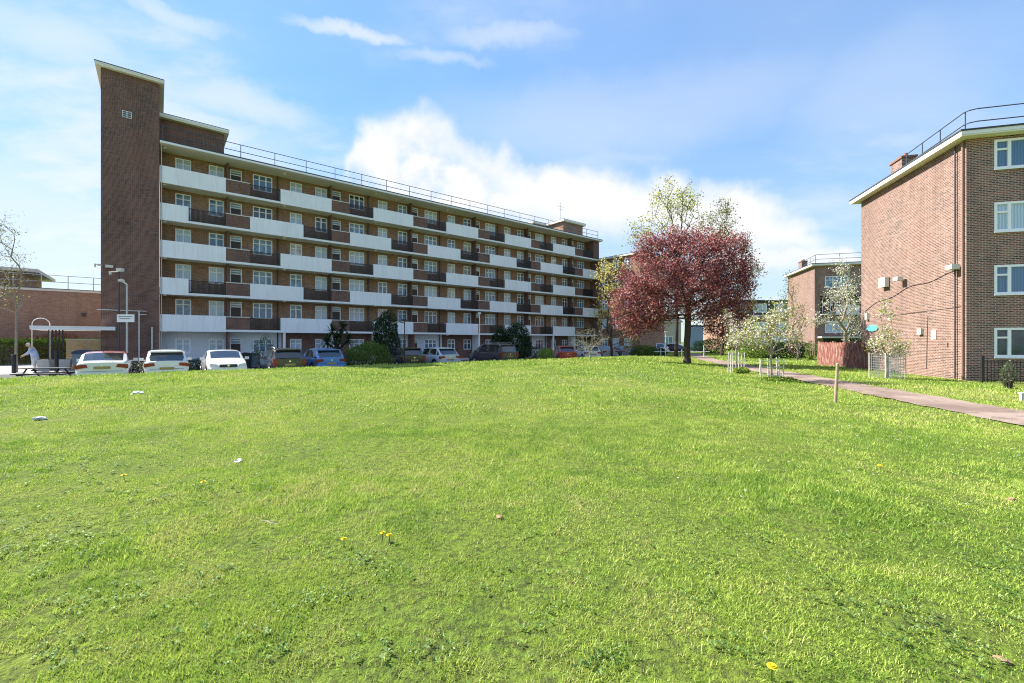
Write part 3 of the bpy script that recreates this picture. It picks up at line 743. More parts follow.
# gable fittings (gable plane x=0, local y 0..8.85)
def gab(y0,y1,z0,z1,x0,x1,name,mat,bev=.01):
    m = MB(); m.box(x0,x1,y0,y1,z0,z1); return m.build(name, mat, rb, bevel=bev)
m = MB(); m.tube((-.08,.55,.0),(-.08,.55,10.5),.03,n=8); m.build('drainpipe', M['pipe'], rb)
m = MB(); m.tube((-.06,.13,.0),(-.06,.13,10.5),.04,n=8); m.build('drainpipe', plain('brick_red_pipe',(.30,.16,.12),.6), rb)
gab(5.75,6.35,4.85,5.4,-.25,-.03,'floodlight',M['coping']); 
m = MB(); m.tube((0,4.4,5.0),(-.4,4.4,5.05),.03); m.box(-.42,-.15,4.2,4.6,5.0,5.2); m.build('floodlight', M['coping'], rb, bevel=.02)
m = MB(); m.tube((0,.35,4.95),(-.2,.35,5.0),.03); m.box(-.4,-.1,.2,.6,4.97,5.17); m.build('floodlight', M['coping'], rb, bevel=.02)
m = MB(); P_ = [(-.012, y, 4.55+.08*math.sin(y*2)-.012*y*y+.35*(1-y/8)) for y in np.linspace(.4,8.3,20)]; m.path(P_, .018, 5); m.tube((-.012,8.3,P_[-1][2]),(-.012,8.4,2.4),.018); m.build('cable', M['pipe'], rb)
m = MB(); m.path([(-.012, y, 3.3-.02*y) for y in np.linspace(.3,5.5,6)], .012, 5); m.build('cable', M['pipe'], rb)
gab(1.9,2.25,1.85,2.3,-.03,-.004,'notice_board',M['coping'],0); gab(2.85,3.15,2.1,2.4,-.12,-.004,'junction_box',M['concrete'])
gab(1.1,1.16,1.5,1.7,-.02,-.004,'vent',M['pipe'],0); gab(.8,.86,4.9,5.2,-.02,-.004,'vent',M['pipe'],0); gab(7.9,8.1,3.1,3.5,-.15,-.004,'junction_box',M['coping'])
m = MB(); m.path([(-.012,2.5,3.0),(-.012,2.55,2.0),(-.012,2.6,.4)],.014,5); m.build('cable', M['pipe'], rb)
# turquoise oval sign on the gable
m = MB(); n=20
ring = [(7.5+.62*math.cos(2*math.pi*i/n), 2.55+.19*math.sin(2*math.pi*i/n)) for i in range(n)]
m.prism(ring, 'x', -.06, -.004); so_ = m.build('sign', M['cyan'], rb)
m = MB(); m.box(.4, 14, -.02, .0, 0, .0); 
fr2 = []
for (z,g,kk) in ((7.95,'g_mid','win3'),(4.95,'g_dark','balcony'),(2.75,'g_mid','win3')):
    if kk == 'balcony': fr2.append((.55, 4.6, z+.0, z+2.1, 'balcony', g)); fr2.append((7.6,11.6,z,z+2.1,'balcony',g))
    else:
        for x in (1.05, 4.9, 8.2, 11.6): fr2.append((x, x+2.4, z, z+1.35, kk, rr.choice(['g_mid','g_net','g_mid'])))
rb2 = right_block('brick_flats', 'distant four storey brick flats with balconies, seen past the left edge of the nearer flats', (35.4,51.0,-1.75), fr2)
m = MB(); m.box(.3, 6.5, -1.2, -.004, 2.15, 2.32, 0); m.box(.32,6.5,-1.18,-.01,2.323,2.36,1); m.build('porch_roof', [M['coping'],M['roof']], rb2)
m = MB(); m.box(1.2, 5.4, .0+.13, .2, .02, 2.1)
m = MB(); m.box(.9, 5.6, -.03, -.004, .05, 2.1); m.build('garage_door', M['black'], rb2)
# far terrace with dark mansard
far = thing('far_terrace', 'far low terrace with a dark top storey and white windows, behind the blossom tree', 'terrace', (42.0, 84.0, -1.75), 0)
m = MB(); m.box(-1, 26, 0, 9, 0, 6.6); m.build('wall', M['brick_low'], far)
m = MB(); m.box(-1.1, 26.1, -.1, 9.1, 6.603, 6.85, 1); m.box(-1, 26, .2, 8.8, 6.853, 9.6, 0); m.box(-1.3, 26.3, -.1, 9.1, 9.603, 9.75, 0); m.build('roof_storey', [M['roof'], M['coping']], far)
for i in range(6):
    for z in (1.2, 3.8, 7.35):
        x = .6+i*4.0; m = MB(); y = -.05 if z < 7 else .15
        frame_bars(m, x, x+2.6, z, z+1.7, y, [x+.87, x+1.73], [], .13, .06); o = m.build('window', M['upvc'], far); pane(x+.1,x+2.5,z+.1,z+1.6,y+.045,M[rr.choice(['g_net','g_mid'])],o)
m = MB(); m.tube((4,4,9.75),(4,4,13),.05); m.tube((3.3,4,12.3),(4.7,4,12.3),.03); m.build('aerial', M['steel'], far)
# pale house glimpsed behind the red tree
hs = thing('pale_house', 'pale rendered house glimpsed through the gap left of the red tree trunk', 'house', (25.5, 74.0, -1.75), 0)
m = MB(); m.box(-1, 3.2, 0, 9, 0, 5.0); m.build('wall', M['concrete'], hs)
m = MB(); m.prism([(-1.3,5.003),(3.5,5.003),(1.1,7.2)], 'y', -.3, 9.3); m.build('roof', M['concrete'], hs)
m = MB(); frame_bars(m, .2, 1.8, 1.2, 2.6, -.05, [1.0], [], .08, .045); o = m.build('window', M['upvc'], hs); pane(.25,1.75,1.25,2.55,-.012,M['g_mid'],o)
bh = thing('site_hoarding', 'bright blue panel glimpsed right of the red tree trunk', 'hoarding', (29.6, 70.0, -1.75), 0)
m = MB(); m.box(-1.5, 1.1, 0, .1, .3, 4.2); m.build('panel', M['bluepanel'], bh)
m = MB(); m.tube((-1.4,.15,0),(-1.4,.15,4.1),.06); m.tube((1.0,.15,0),(1.0,.15,4.1),.06); m.build('frame', M['steel'], bh)
# ------------------------------------------------------------------ vegetation
def skeleton(start_pts, attr, rs, jit=.12, seg=.5, up=.0, sagk=.06):
    nodes = [np.array(p, float) for p in start_pts]; par = [-1]+list(range(len(start_pts)-1)); pl = [abs(len(start_pts)-1-i)*.0+0.0 for i in range(len(start_pts))]
    root = nodes[-1]; order = np.argsort([np.linalg.norm(a-root) for a in attr]); tips = []
    for i in order:
        a = attr[i]; NP = np.array(nodes); d = np.linalg.norm(NP-a, axis=1)
        low = NP[:,2] > a[2]+.1*d
        cost = d + .55*np.array(pl) + 2.0*low*np.maximum(0, NP[:,2]-a[2]) + (np.arange(len(NP)) < len(start_pts)-1)*d*.5
        j = int(np.argmin(cost)); dd = d[j]; n = max(1, int(dd/seg)); p0 = NP[j]; prev = j
        for q in range(1, n+1):
            t = q/n; p = p0*(1-t)+a*t; sag = math.sin(t*math.pi)*dd*sagk
            p = p + rs.normal(0, jit*seg, 3)*(q < n) + np.array([0,0,sag*(1 if up >= 0 else -1)])*(q < n)
            nodes.append(p); par.append(prev); pl.append(pl[prev]+dd/n); prev = len(nodes)-1
        tips.append(prev)
    return np.array(nodes), par, tips
def tree_wood(nodes, par, tips, r_tip, r_max, pw=.48):
    cnt = np.zeros(len(nodes)); 
    for t in tips: cnt[t] += 1
    for i in range(len(nodes)-1, 0, -1):
        if par[i] >= 0: cnt[par[i]] += cnt[i]
    rad = np.minimum(r_tip*np.maximum(cnt,1)**pw, r_max); return rad
def wood_mb(nodes, par, rad, nstart, sides=5, base_flare=1.5):
    trunk = MB(); limbs = MB()
    for i in range(1, len(nodes)):
        p = par[i]
        if p < 0: continue
        tgt = trunk if i < nstart else limbs
        r0, r1 = rad[p], rad[i]
        if i >= nstart: r0 = min(r0, r1*1.35)
        if i == 1: r0 *= base_flare
        tgt.tube(nodes[p], nodes[i], r0, r1, 9 if i < nstart else sides, cap=False)
    return trunk, limbs
def leaves_np(centers, rs, size, flat=.0, asp=.55):
    n = len(centers); a = rs.normal(size=(n,3)); a /= np.linalg.norm(a,axis=1)[:,None]
    b = rs.normal(size=(n,3)); b -= (b*a).sum(1)[:,None]*a; b /= np.linalg.norm(b,axis=1)[:,None]
    s = size*(.6+.8*rs.rand(n))[:,None]; nn = np.cross(a,b)*s*.18
    V = np.stack([centers-a*s*.5, centers+b*s*asp*.5+nn, centers+a*s*.5, centers-b*s*asp*.5+nn], 1).reshape(-1,3)
    return V, np.arange(n*4).reshape(n,4)
def make_tree(name, label, base, trunk_pts, attr, leaf_n, leaf_size, sigma, leafmat, bark, seed=1, r_tip=.012, r_max=.25, twigs=3, twig_len=.35, group=None, foliage='foliage', cat='tree', leaf2=None, seg=.5, lf_fn=None, jit=.12, sagk=.06):
    rs = np.random.RandomState(seed)
    t = thing(name, label, cat, base, group=group)
    nodes, par, tips = skeleton(trunk_pts, attr, rs, seg=seg, jit=jit, sagk=sagk)
    rad = tree_wood(nodes, par, tips, r_tip, r_max)
    # fine twigs
    nn, pp = [nodes], list(par); tw = []; k = len(nodes); src = [i for i in range(len(trunk_pts), len(nodes)) if rad[i] < r_tip*3]
    for i in src:
        for _ in range(twigs):
            if rs.rand() > .75: continue
            d = rs.normal(size=3); d[2] = abs(d[2])*.7; d /= np.linalg.norm(d)
            nn.append((nodes[i]+d*twig_len*(.4+.8*rs.rand()))[None]); pp.append(i); tw.append(k); k += 1
    nodes = np.concatenate(nn); rad = np.concatenate([rad, np.full(len(nodes)-len(rad), r_tip*.5)])
    trunk, limbs = wood_mb(nodes, pp, rad, len(trunk_pts))
    trunk.build('trunk', bark, t, smooth=True); limbs.build('branches', bark, t, smooth=True)
    if leaf_n:
        pool = nodes[tw+tips] if tw else nodes[tips]
        c = pool[rs.randint(0, len(pool), leaf_n)] + rs.normal(0, sigma, (leaf_n,3))
        if lf_fn is not None: c = c[lf_fn(c)]
        V, F = leaves_np(c, rs, leaf_size); np_mesh(foliage, V, F, leafmat, t)
        if leaf2:
            m2, n2_, s2, nm = leaf2; c = pool[rs.randint(0, len(pool), n2_)] + rs.normal(0, sigma*.8, (n2_,3)); V, F = leaves_np(c, rs, s2, asp=.9); np_mesh(nm, V, F, m2, t)
    return t
def ell_pts(rs, n, c, r, shell=.0, zmin=None):
    o = []
    while len(o) < n:
        p = rs.uniform(-1,1,3); q = np.linalg.norm(p)
        if q > 1 or q < shell*rs.rand()**.5: continue
        w = np.array(c)+p*np.array(r)
        if zmin is not None and w[2] < zmin: continue
        o.append(w)
    return o
m_red = leaf_mat('purple_plum_leaf', [(0,(.07,.028,.034)),(.25,(.18,.05,.06)),(.5,(.34,.085,.09)),(.75,(.46,.16,.14)),(.9,(.55,.30,.27)),(1,(.70,.56,.50))], .42)
m_yg = leaf_mat('young_yellow_green_leaf', [(0,(.22,.28,.04)),(.5,(.36,.40,.06)),(1,(.50,.48,.12))], .45)
m_ol = leaf_mat('olive_leaf', [(0,(.12,.15,.04)),(.6,(.20,.22,.06)),(1,(.30,.30,.10))], .4)
m_yel = leaf_mat('golden_leaf', [(0,(.55,.50,.10)),(.6,(.70,.62,.16)),(1,(.78,.70,.32))], .45)
m_dk = leaf_mat('dark_evergreen_leaf', [(0,(.012,.035,.012)),(.6,(.025,.06,.018)),(1,(.05,.10,.025))], .2)
m_hg = leaf_mat('hedge_leaf', [(0,(.05,.11,.015)),(.6,(.11,.19,.025)),(1,(.22,.30,.05))], .3)
m_lt = leaf_mat('bright_shrub_leaf', [(0,(.16,.28,.03)),(.6,(.26,.38,.05)),(1,(.38,.45,.1))], .35)
m_bl = leaf_mat('white_blossom', [(0,(.62,.58,.46)),(.6,(.76,.72,.62)),(1,(.86,.84,.76))], .35)
m_blg = leaf_mat('blossom_and_new_leaf', [(0,(.25,.34,.08)),(.33,(.36,.42,.13)),(.38,(.70,.68,.58)),(1,(.88,.86,.80))], .35)
m_pk = leaf_mat('pale_pink_blossom', [(0,(.60,.45,.40)),(1,(.80,.70,.64))], .35)
m_rs = leaf_mat('red_shrub_leaf', [(0,(.30,.06,.04)),(.6,(.45,.12,.08)),(1,(.30,.16,.06))], .35)
m_gy = leaf_mat('grey_green_leaf', [(0,(.06,.10,.05)),(.6,(.12,.17,.08)),(1,(.2,.24,.12))], .3)
# red plum tree
rs = np.random.RandomState(5); bx_, by_, bz_ = hit(687, 364); 
bx_, by_ = 12.05, 30.0; bz_ = float(zg(bx_,by_))
k_ = by_/FPX
def C(px, py, dy=0): return np.array([(px-512)*k_-bx_, dy, (341.5-py)*k_-bz_])
attr = []
lobes = [((650,275),2.3,2.1),((665,255),1.9,1.6),((700,262),2.6,2.0),((722,262),1.8,1.9),((732,285),1.4,2.2),((640,305),1.9,2.2),((690,290),2.6,2.0),((715,300),2.0,2.2),((672,300),1.6,1.5),((627,308),.9,1.9),((642,325),1.0,.8),((655,318),1.2,1.0),((728,322),1.2,1.5),((742,328),.7,.9),((650,245),1.0,.8),((680,244),1.1,.8),((688,262),1.3,1.2),((705,240),1.2,.8),((730,246),1.0,.9)]
for (c, rx, rz), in [ (l,) for l in lobes]:
    cc = C(*c); attr += ell_pts(rs, int(17*rx*rz), cc, (rx, rx*1.15 if abs(c[0]-690)<40 else rx, rz), .35)
attr = [a for a in attr if a[2] > 1.55]
tp = [(0,0,0),(.02,0,.5),(.0,.02,1.0),(-.02,0,1.5),(.03,0,2.0),(.06,.02,2.6),(.05,0,3.2),(.1,0,3.9)]
make_tree('plum_tree', 'broad purple red leaved tree standing alone on the grass', (bx_,by_,bz_-.05), tp, attr, 58000, .125, .20, m_red, M['bark'], 8, .0085, .21, 3, .45, seg=.45, jit=.10)
# tall sparse trees behind
def far_tree(label, px, Y, lobes, leaf_n, mat, seed, hz, size=.22, sig=.25, bark=M['bark'], trunk_r=.22, name='tall_tree'):
    rs = np.random.RandomState(seed); X, Y, Z = on_ground(px, Y); k = Y/FPX; attr = []
    for (cx, cy), rx, rz, n in lobes:
        attr += ell_pts(rs, n, np.array([(cx-512)*k-X, rs.uniform(-1,1), (341.5-cy)*k-Z]), (rx*k, rx*k, rz*k), .4)
    tp = [(.1*math.sin(i), .08*math.cos(i*2), hz*i/5) for i in range(6)]
    return make_tree(name, label, (X,Y,Z-.1), tp, attr, leaf_n, size, sig, mat, bark, seed, .013, trunk_r, 2, .5, seg=.7, jit=.07, sagk=.04)
far_tree('tall sparse tree with yellow green spring leaves rising behind the red tree', 676, 44, [((668,205),20,22,40),((685,200),16,18,30),((650,225),20,14,30),((690,225),14,16,18),((640,240),16,10,16),((670,250),22,16,20)], 2600, m_yg, 21, 9.5, .20, .30)
far_tree('dark thin tree with small olive leaves at the right shoulder of the red tree', 722, 50, [((715,225),16,16,36),((735,240),20,18,44),((745,265),16,22,40),((752,295),12,20,24),((722,205),8,8,8)], 3600, m_ol, 22, 8.0, .20, .30)
far_tree('golden leaved tree between the flats and the red tree', 611, 46.5, [((608,275),12,18,30),((614,300),14,22,40),((600,312),9,14,16),((618,262),10,8,12),((628,330),12,14,14)], 1600, m_yel, 23, 2.5, .2, .28, trunk_r=.14, name='golden_tree')
# bare pale shrub tree
X,Y,Z = on_ground(590, 33.2); rs = np.random.RandomState(31); k=Y/FPX
at = ell_pts(rs, 80, (0,0,1.5), (1.55,1.2,1.05), .4)
make_tree('bare_tree', 'small bare tree with pale twisting branches on the grass edge before the white car', (X,Y,Z), [(0,0,0),(.02,0,.3),(0,0,.6)], at, 700, .05, .08, m_gy, M['barkwhite'], 31, .006, .06, 7, .34, seg=.3, jit=.14)
# left edge tree
X,Y,Z = -29.5*1.0, 26.2, -1.87; rs = np.random.RandomState(33)
X = (16-512)/FPX*Y; k=Y/FPX
at = []
for (cx,cy),rx,rz,n in [((-10,255),26,40,60),((12,270),16,30,36),((-5,225),12,20,20),((10,300),14,14,16)]:
    at += ell_pts(rs, n, np.array([(cx-512)*k-X, rs.uniform(-.6,.6), (341.5-cy)*k-Z]), (rx*k,rx*k,rz*k), .4)
make_tree('street_tree', 'slender tree just coming into leaf at the left edge beside the hedge', (X,Y,Z-.02), [(0,0,0),(0,0,1.3),(.02,0,2.6),(0,.03,3.6)], at, 1500, .10, .2, m_ol, M['barkpale'], 33, .006, .09, 4, .4, seg=.5)
# young blossom trees
def young(label, px, Y, h, lobes, n1_, n2_, mats, bark, seed, name='young_tree', group=None, sig=.10, ls=.075):
    rs = np.random.RandomState(seed); X,Y,Z = on_ground(px, Y); k=Y/FPX; at=[]
    for (cx,cy),rx,rz,n in lobes: at += ell_pts(rs, n, np.array([(cx-512)*k-X, 0, (341.5-cy)*k-Z]), (rx*k,rx*k*.9,rz*k), .3)
    return make_tree(name, label, (X,Y,Z-.02), [(0,0,0),(.01,0,h*.4),(-.01,.01,h*.75),(.01,0,h)], at, n1_, ls, sig, mats[0], bark, seed, .0055, .042, 3, .22, leaf2=(mats[1], n2_, ls*.95, 'blossom'), seg=.28)
young('young blossoming tree with white flowers and fresh leaves in the middle stake guard', 771, 17.7, 1.15, [((768,332),26,18,70),((750,335),20,14,36),((788,324),14,22,26),((735,342),12,9,12),((775,312),10,14,16),((795,345),8,8,6)], 1700, 1100, (m_yg,m_bl), M['barkpale'], 41, sig=.10)
young('small pinkish blossom tree in the leftmost stake guard', 736, 22, 1.25, [((735,330),12,16,30),((726,318),8,10,10),((744,340),9,10,12)], 420, 420, (m_ol,m_pk), M['barkpale'], 42, sig=.12)
young('upright young tree with cream blossom inside the wire mesh guard near the gable', 887, 19.8, 1.0, [((886,318),5,22,26),((888,345),16,12,44),((900,350),9,8,12),((876,346),8,8,12)], 1100, 600, (m_yg,m_bl), M['barkpale'], 43, sig=.09)
rs = np.random.RandomState(44)
far_tree('white blossoming tree behind the red fence, in front of the distant flats', 846, 36.5, [((848,285),12,18,30),((835,300),16,14,30),((852,325),15,18,44),((825,318),10,8,10),((842,268),8,8,8)], 3000, m_blg, 44, 2.6, .12, .20, bark=M['barkpale'], trunk_r=.12, name='blossom_tree')
far_tree('thin yellow green tree behind the blossom tree, against the distant gable', 797, 40, [((798,290),6,22,22),((800,320),10,20,24),((792,312),7,14,10)], 700, m_yg, 45, 2.2, .13, .2, bark=M['barkpale'], trunk_r=.08, name='thin_tree')
# shrubs and hedges
def blob(name, label, loc, r, n, mat, seed, size=.09, cat='shrub', spike=0, stems=True, flower=None, boxy=False, group=None):
    rs = np.random.RandomState(seed); t = thing(name, label, cat, loc, group=group)
    nu, nv = 22, 12; V=[];F=[]
    def rad(d):
        return 1+.10*math.sin(5*d[0]+seed)*math.cos(4*d[1]+2*seed)+.08*math.sin(7*d[2]+3*d[0])
    pts = []
    while len(pts) < n:
        d = rs.normal(size=3); d /= np.linalg.norm(d)
        if boxy: d = d/ (np.sum(np.abs(d)**5)**(1/5))
        q = rad(d)*(rs.uniform(.80,1.06) if rs.rand() < .8 else rs.uniform(.5,.9)); p = d*q*np.array(r)+np.array([0,0,r[2]*.92])
        if p[2] < .03: continue
        pts.append(p)
    V,F = leaves_np(np.array(pts), rs, size); np_mesh('foliage', V, F, mat, t)
    if flower:
        P = np.array(pts)[rs.randint(0,n,flower[1])]; V,F = leaves_np(P, rs, size*.8, asp=1); np_mesh('blossom', V, F, flower[0], t)
    m = MB()
    for i in range(9):
        a = 2*math.pi*i/9; m.tube((.08*math.cos(a),.08*math.sin(a),0),(r[0]*.65*math.cos(a),r[1]*.65*math.sin(a),r[2]*1.3),.03,.01,5)
    m.build('stems', M['bark'], t)
    return t
def place(px, Y, z=None):
    X = (px-512)/FPX*Y; return (X, Y, float(zg(X,Y)) if z is None else z)
blob('clipped_shrub', 'large rounded green shrub between the blue hatchback and the dark estate', place(368, 27.9), (1.42,1.3,.92), 9000, m_hg, 51, .085)
blob('bright_shrub', 'bright yellow green shrub left of the red car', place(546, 36.5), (.72,.7,.66), 2600, m_lt, 52, .09)
blob('dark_hedge', 'dark clipped hedge behind the people carrier', place(528, 39.5), (1.6,.9,.68), 4200, m_dk, 53, .1, boxy=True)
blob('yew_tree', 'dark dense evergreen behind the people carrier, right of the white lamp post', place(516, 41.5), (1.35,1.2,1.85), 9000, m_dk, 54, .13)
blob('yew_tree', 'dark lower evergreen left of the densest evergreen behind the people carrier', place(499, 41.0), (.8,.8,1.55), 4200, m_dk, 55, .13)
blob('conifer', 'dark upright conifer behind the large rounded shrub', place(386, 34.5), (1.05,1.0,2.15), 8000, m_dk, 56, .13)
blob('low_shrub', 'low dark shrub beneath the windows between the two white hatch and saloon cars', place(199, 27), (1.3,.5,.42), 2600, m_dk, 57, .08)
blob('flowering_shrub', 'low shrub dotted with white flowers between the red tinted saloon and the white hatchback', place(137, 21.6), (.75,.6,.42), 2200, m_dk, 58, .07, flower=(m_bl,420))
blob('grey_shrub', 'loose grey green shrub against the painted wall behind the dark grey estate', place(264, 29.5), (.75,.6,1.15), 1500, m_gy, 59, .08)
blob('green_shrub', 'low green shrub at the foot of the brick wing', place(644, 47), (1.5,.9,.75), 3600, m_hg, 60, .11)
blob('dark_shrub', 'dark low bush right of the green shrub at the brick wing', place(655, 48.5), (1.3,.8,.55), 2600, m_dk, 61, .11)
blob('green_shrub', 'far green shrub beside the start of the path', place(712, 60), (2.6,1.2,1.05), 3600, m_hg, 62, .16)
blob('yellow_shrub', 'yellow green shrub left of the blossoming young tree', place(752, 42), (1.3,1,.95), 3000, m_lt, 63, .11)
blob('dark_hedge', 'long dark hedge beyond the blossoming young tree', place(778, 44.5), (2.9,.8,.85), 7000, m_dk, 64, .13, boxy=True)
blob('thin_shrub', 'small pale green shrub at the corner of the distant flats left of the red fence', place(811, 39), (.5,.5,.9), 1100, m_lt, 65, .09)
blob('grass_tuft', 'long grass tuft beside the leftmost stake guard', place(741.5, 21.2), (.35,.3,.16), 500, m_lt, 66, .10, cat='grass tuft')
blob('grass_tuft', 'long grass tuft around the middle stake guard', place(776, 17.4), (.7,.4,.10), 600, m_lt, 67, .08, cat='grass tuft')
blob('small_shrub', 'small pale leaved plant by the iron railings at the right edge', place(1008, 15.6), (.22,.2,.5), 420, m_gy, 68, .06)
# long hedge before low building (frame aligned with the flats)
rs = np.random.RandomState(70); t = thing('long_hedge', 'long clipped hedge with a sunlit top before the low brick building', 'hedge', (-.631*52, .7757*52, ZG), TA)
n = 26000; P = np.stack([rs.uniform(-24,-.5,n), rs.uniform(0,1.6,n), rs.uniform(.02,1.80,n)],-1)
f = rs.rand(n); P[:,1] = np.where(f<.55, .0+rs.normal(0,.07,n), P[:,1]); P[:,2] = np.where(f>.72, 1.78+rs.normal(0,.12,n)+.05*np.sin(P[:,0]*1.7), P[:,2])
V,F = leaves_np(P, rs, .11); np_mesh('foliage', V, F, m_hg, t)
n = 9000; P = np.stack([rs.uniform(-24,-.5,n), rs.uniform(0,1.6,n), 1.78+np.abs(rs.normal(0,.16,n))],-1); V,F = leaves_np(P, rs, .17); np_mesh('sunlit_top_leaves', V, F, m_lt, t)  # brighter leaf layer puts the sunlight on the hedge top into its colour
m = MB()
for i in range(40): m.tube((-24+i*.6,.8,0),(-24+i*.6+.1,.8,1.6),.04,.015,5)
m.build('stems', M['bark'], t)
blob('red_shrub', 'red leaved shrub showing above the hedge beneath the flat canopy roof', ((53-512)/FPX*38.2, 38.2, ZG), (2.4,.8,1.32), 5200, m_rs, 71, .11).rotation_euler = (0,0,TA)
# spiky palms
def palm(label, px, Y, h, r, seed):
    rs = np.random.RandomState(seed); X,Y,Z = place(px, Y); t = thing('cabbage_palm', label, 'palm', (X,Y,Z)); m = MB(); lf = MB()
    heads = [(0,0,h)] if r < 1 else [(-.35,0,h*.9),(.4,.1,h),(.05,-.2,h*.72),(-.8,.1,h*.62),(.85,0,h*.68)]
    m.tube((0,0,0),(0,0,h*.45),.14,.11,8)
    for hx,hy,hz in heads:
        m.tube((0,0,h*.4),(hx,hy,hz),.09,.06,6)
        for i in range(90):
            a = rs.uniform(0,2*math.pi); e = rs.uniform(-.8,1.45); L_ = r*rs.uniform(.55,1.0)*.8
            d = Vector((math.cos(a)*math.cos(e), math.sin(a)*math.cos(e), math.sin(e))); s = d.cross(Vector((0,0,1))).normalized()*.035
            p = Vector((hx,hy,hz)); q = p+d*L_*.6; w = p+d*L_+Vector((0,0,-.18*L_))
            lf.face([p-s*.6,p+s*.6,q+s,q-s]); lf.face([q-s,q+s,w])
    m.build('trunk', M['bark'], t); lf.build('foliage', m_dk, t); return t
palm('dark many headed cabbage palm behind the blue hatchback', 337, 33.0, 2.9, 1.25, 81)
# ------------------------------------------------------------------ cars
# local frame: rear at -y, front at +y, wheels on z=0
def car(name, label, loc, rz, typ, col, pname, group='cars parked in front of the flats', roofrails=False, roofcol=None):
    T = thing(name, label, 'car', loc, rz, group)
    D_ = {
     'hatch':  dict(L=4.1, W=1.76, H=1.47, belt=.93, st=[(0,.93,.90,.9),(.10,.95,.97,.97),(.55,1.38,.97,1),(.95,1.46,1,1),(2.0,1.47,1,1),(2.6,1.42,.99,1),(3.25,.99,.93,1),(3.95,.80,.90,.97),(4.1,.66,.78,.86)]),
     'estate': dict(L=4.6, W=1.76, H=1.50, belt=.94, st=[(0,.93,.90,.92),(.08,.96,.98,.98),(.34,1.42,.99,1),(.7,1.49,1,1),(2.4,1.50,1,1),(2.95,1.44,.99,1),(3.6,1.0,.93,1),(4.45,.80,.88,.97),(4.6,.66,.76,.85)]),
     'saloon': dict(L=4.6, W=1.80, H=1.43, belt=.95, st=[(0,.95,.86,.9),(.12,1.0,.92,.97),(.62,1.03,.94,1),(1.25,1.36,.96,1),(1.7,1.42,1,1),(2.3,1.43,1,1),(2.85,1.37,.98,1),(3.5,1.0,.93,1),(4.4,.80,.88,.97),(4.6,.66,.76,.84)]),
     'mpv':    dict(L=4.5, W=1.82, H=1.72, belt=1.02, st=[(0,1.02,.92,.92),(.08,1.05,.98,.98),(.28,1.60,.99,1),(.6,1.70,1,1),(2.5,1.72,1,1),(3.1,1.60,.98,1),(3.75,1.08,.93,1),(4.38,.88,.88,.97),(4.5,.72,.78,.86)]),
    }[typ]
    Ln, Wd, Hh, belt = D_['L'], D_['W'], D_['H'], D_['belt']; hw = Wd/2
    B = MB(); G = {'rear_window': MB(), 'windscreen': MB()}
    SW = {}
    S_ = []
    st = D_['st']
    # add pillars: B pillar pairs
    cab = [s for s in st if s[1] > belt+.3]
    mid = (cab[0][0]+cab[-1][0])/2 + .05
    def interp(y):
        for a, b in zip(st[:-1], st[1:]):
            if a[0] <= y <= b[0]:
                t = (y-a[0])/(b[0]-a[0]); return tuple(a[i]*(1-t)+b[i]*t for i in range(4))
    extra = [mid-.05, mid+.05, cab[0][0]+.12 if typ!='saloon' else cab[1][0]+.1]
    ys = sorted(set([s[0] for s in st]+extra+[.3, Ln-.7]))
    for y in ys:
        _, top, rw, ww = interp(y)
        w = hw*ww; tap = 1-.05*max(0,(abs(y/Ln-.5)-.3)/.2); w *= tap
        cabn = top > belt+.12
        bz = min(belt+.02*math.sin(y), top) if top > belt else top
        rwid = (w-.17*min(1,(top-bz)/.45)) if cabn else w*.86
        zb_ = .24 if .35 < y < Ln-.35 else .30
        sec = [(0,zb_),(w*.9,zb_),(w*.985,zb_+.12),(w,.56),(w*.985,bz-.16),(w*.955,bz-.03)]
        if cabn: sec += [(w*.93, bz), (rwid, top-.07), (rwid-.10, top-.005), (rwid*.5, top+.02), (0, top+.03)]
        else: sec += [(w*.93,bz), (w*.88, top+.004), (w*.74, top+.02), (w*.4, top+.035), (0, top+.04)]
        S_.append((y, sec, top, cabn))
    n = len(S_[0][1])
    for i in range(len(S_)-1):
        y0, s0, t0, c0 = S_[i]; y1, s1, t1, c1 = S_[i+1]
        for j in range(n-1):
            for sg in (1,-1):
                q = [(sg*s0[j][0],y0,s0[j][1]),(sg*s1[j][0],y1,s1[j][1]),(sg*s1[j+1][0],y1,s1[j+1][1]),(sg*s0[j+1][0],y0,s0[j+1][1])]
                if sg < 0: q = q[::-1]
                steep = abs(t1-t0)/(y1-y0) > .34 and (c0 or c1) and max(t0,t1) > belt+.2
                tgt = B
                if j == 6 and c0 and c1 and not steep and y1-y0 > .15: tgt = SW.setdefault((sg, (y0+y1)/2 < mid), MB())
                elif j == 6 and c0 and c1 and y1-y0 > .25 : tgt = SW.setdefault((sg, (y0+y1)/2 < mid), MB())
                elif steep and j >= 8-1 and j >= 7 and (j > 7 or True) and j != 6:
                    tgt = G['rear_window'] if t1 > t0 else G['windscreen']
                    if j == 7: tgt = B
                tgt.face(q)
    for k_, i in ((0,0),(1,-1)):
        y, s, t, c = S_[i]
        ring = [(x,y,z) for x,z in s]+[(-x,y,z) for x,z in reversed(s[1:-1])]
        B.face(ring if k_ else ring[::-1])
    P = paint(col, pname)
    B.build('body', P, T, smooth=False, merge=True)
    o = bpy.data.objects[-1] if False else [x for x in bpy.data.objects if x.parent == T and x.name.startswith('body')][0]
    o.data.polygons.foreach_set('use_smooth', [True]*len(o.data.polygons))
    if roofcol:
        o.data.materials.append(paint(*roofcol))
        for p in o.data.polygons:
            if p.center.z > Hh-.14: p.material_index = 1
    es = o.modifiers.new('split','EDGE_SPLIT'); es.split_angle = R(38)
    for mb in SW.values(): mb.build('side_window', M['carglass'], T, merge=True)
    for nm, mb in G.items():
        if mb.f: mb.build(nm, M['carglass'], T, merge=True)
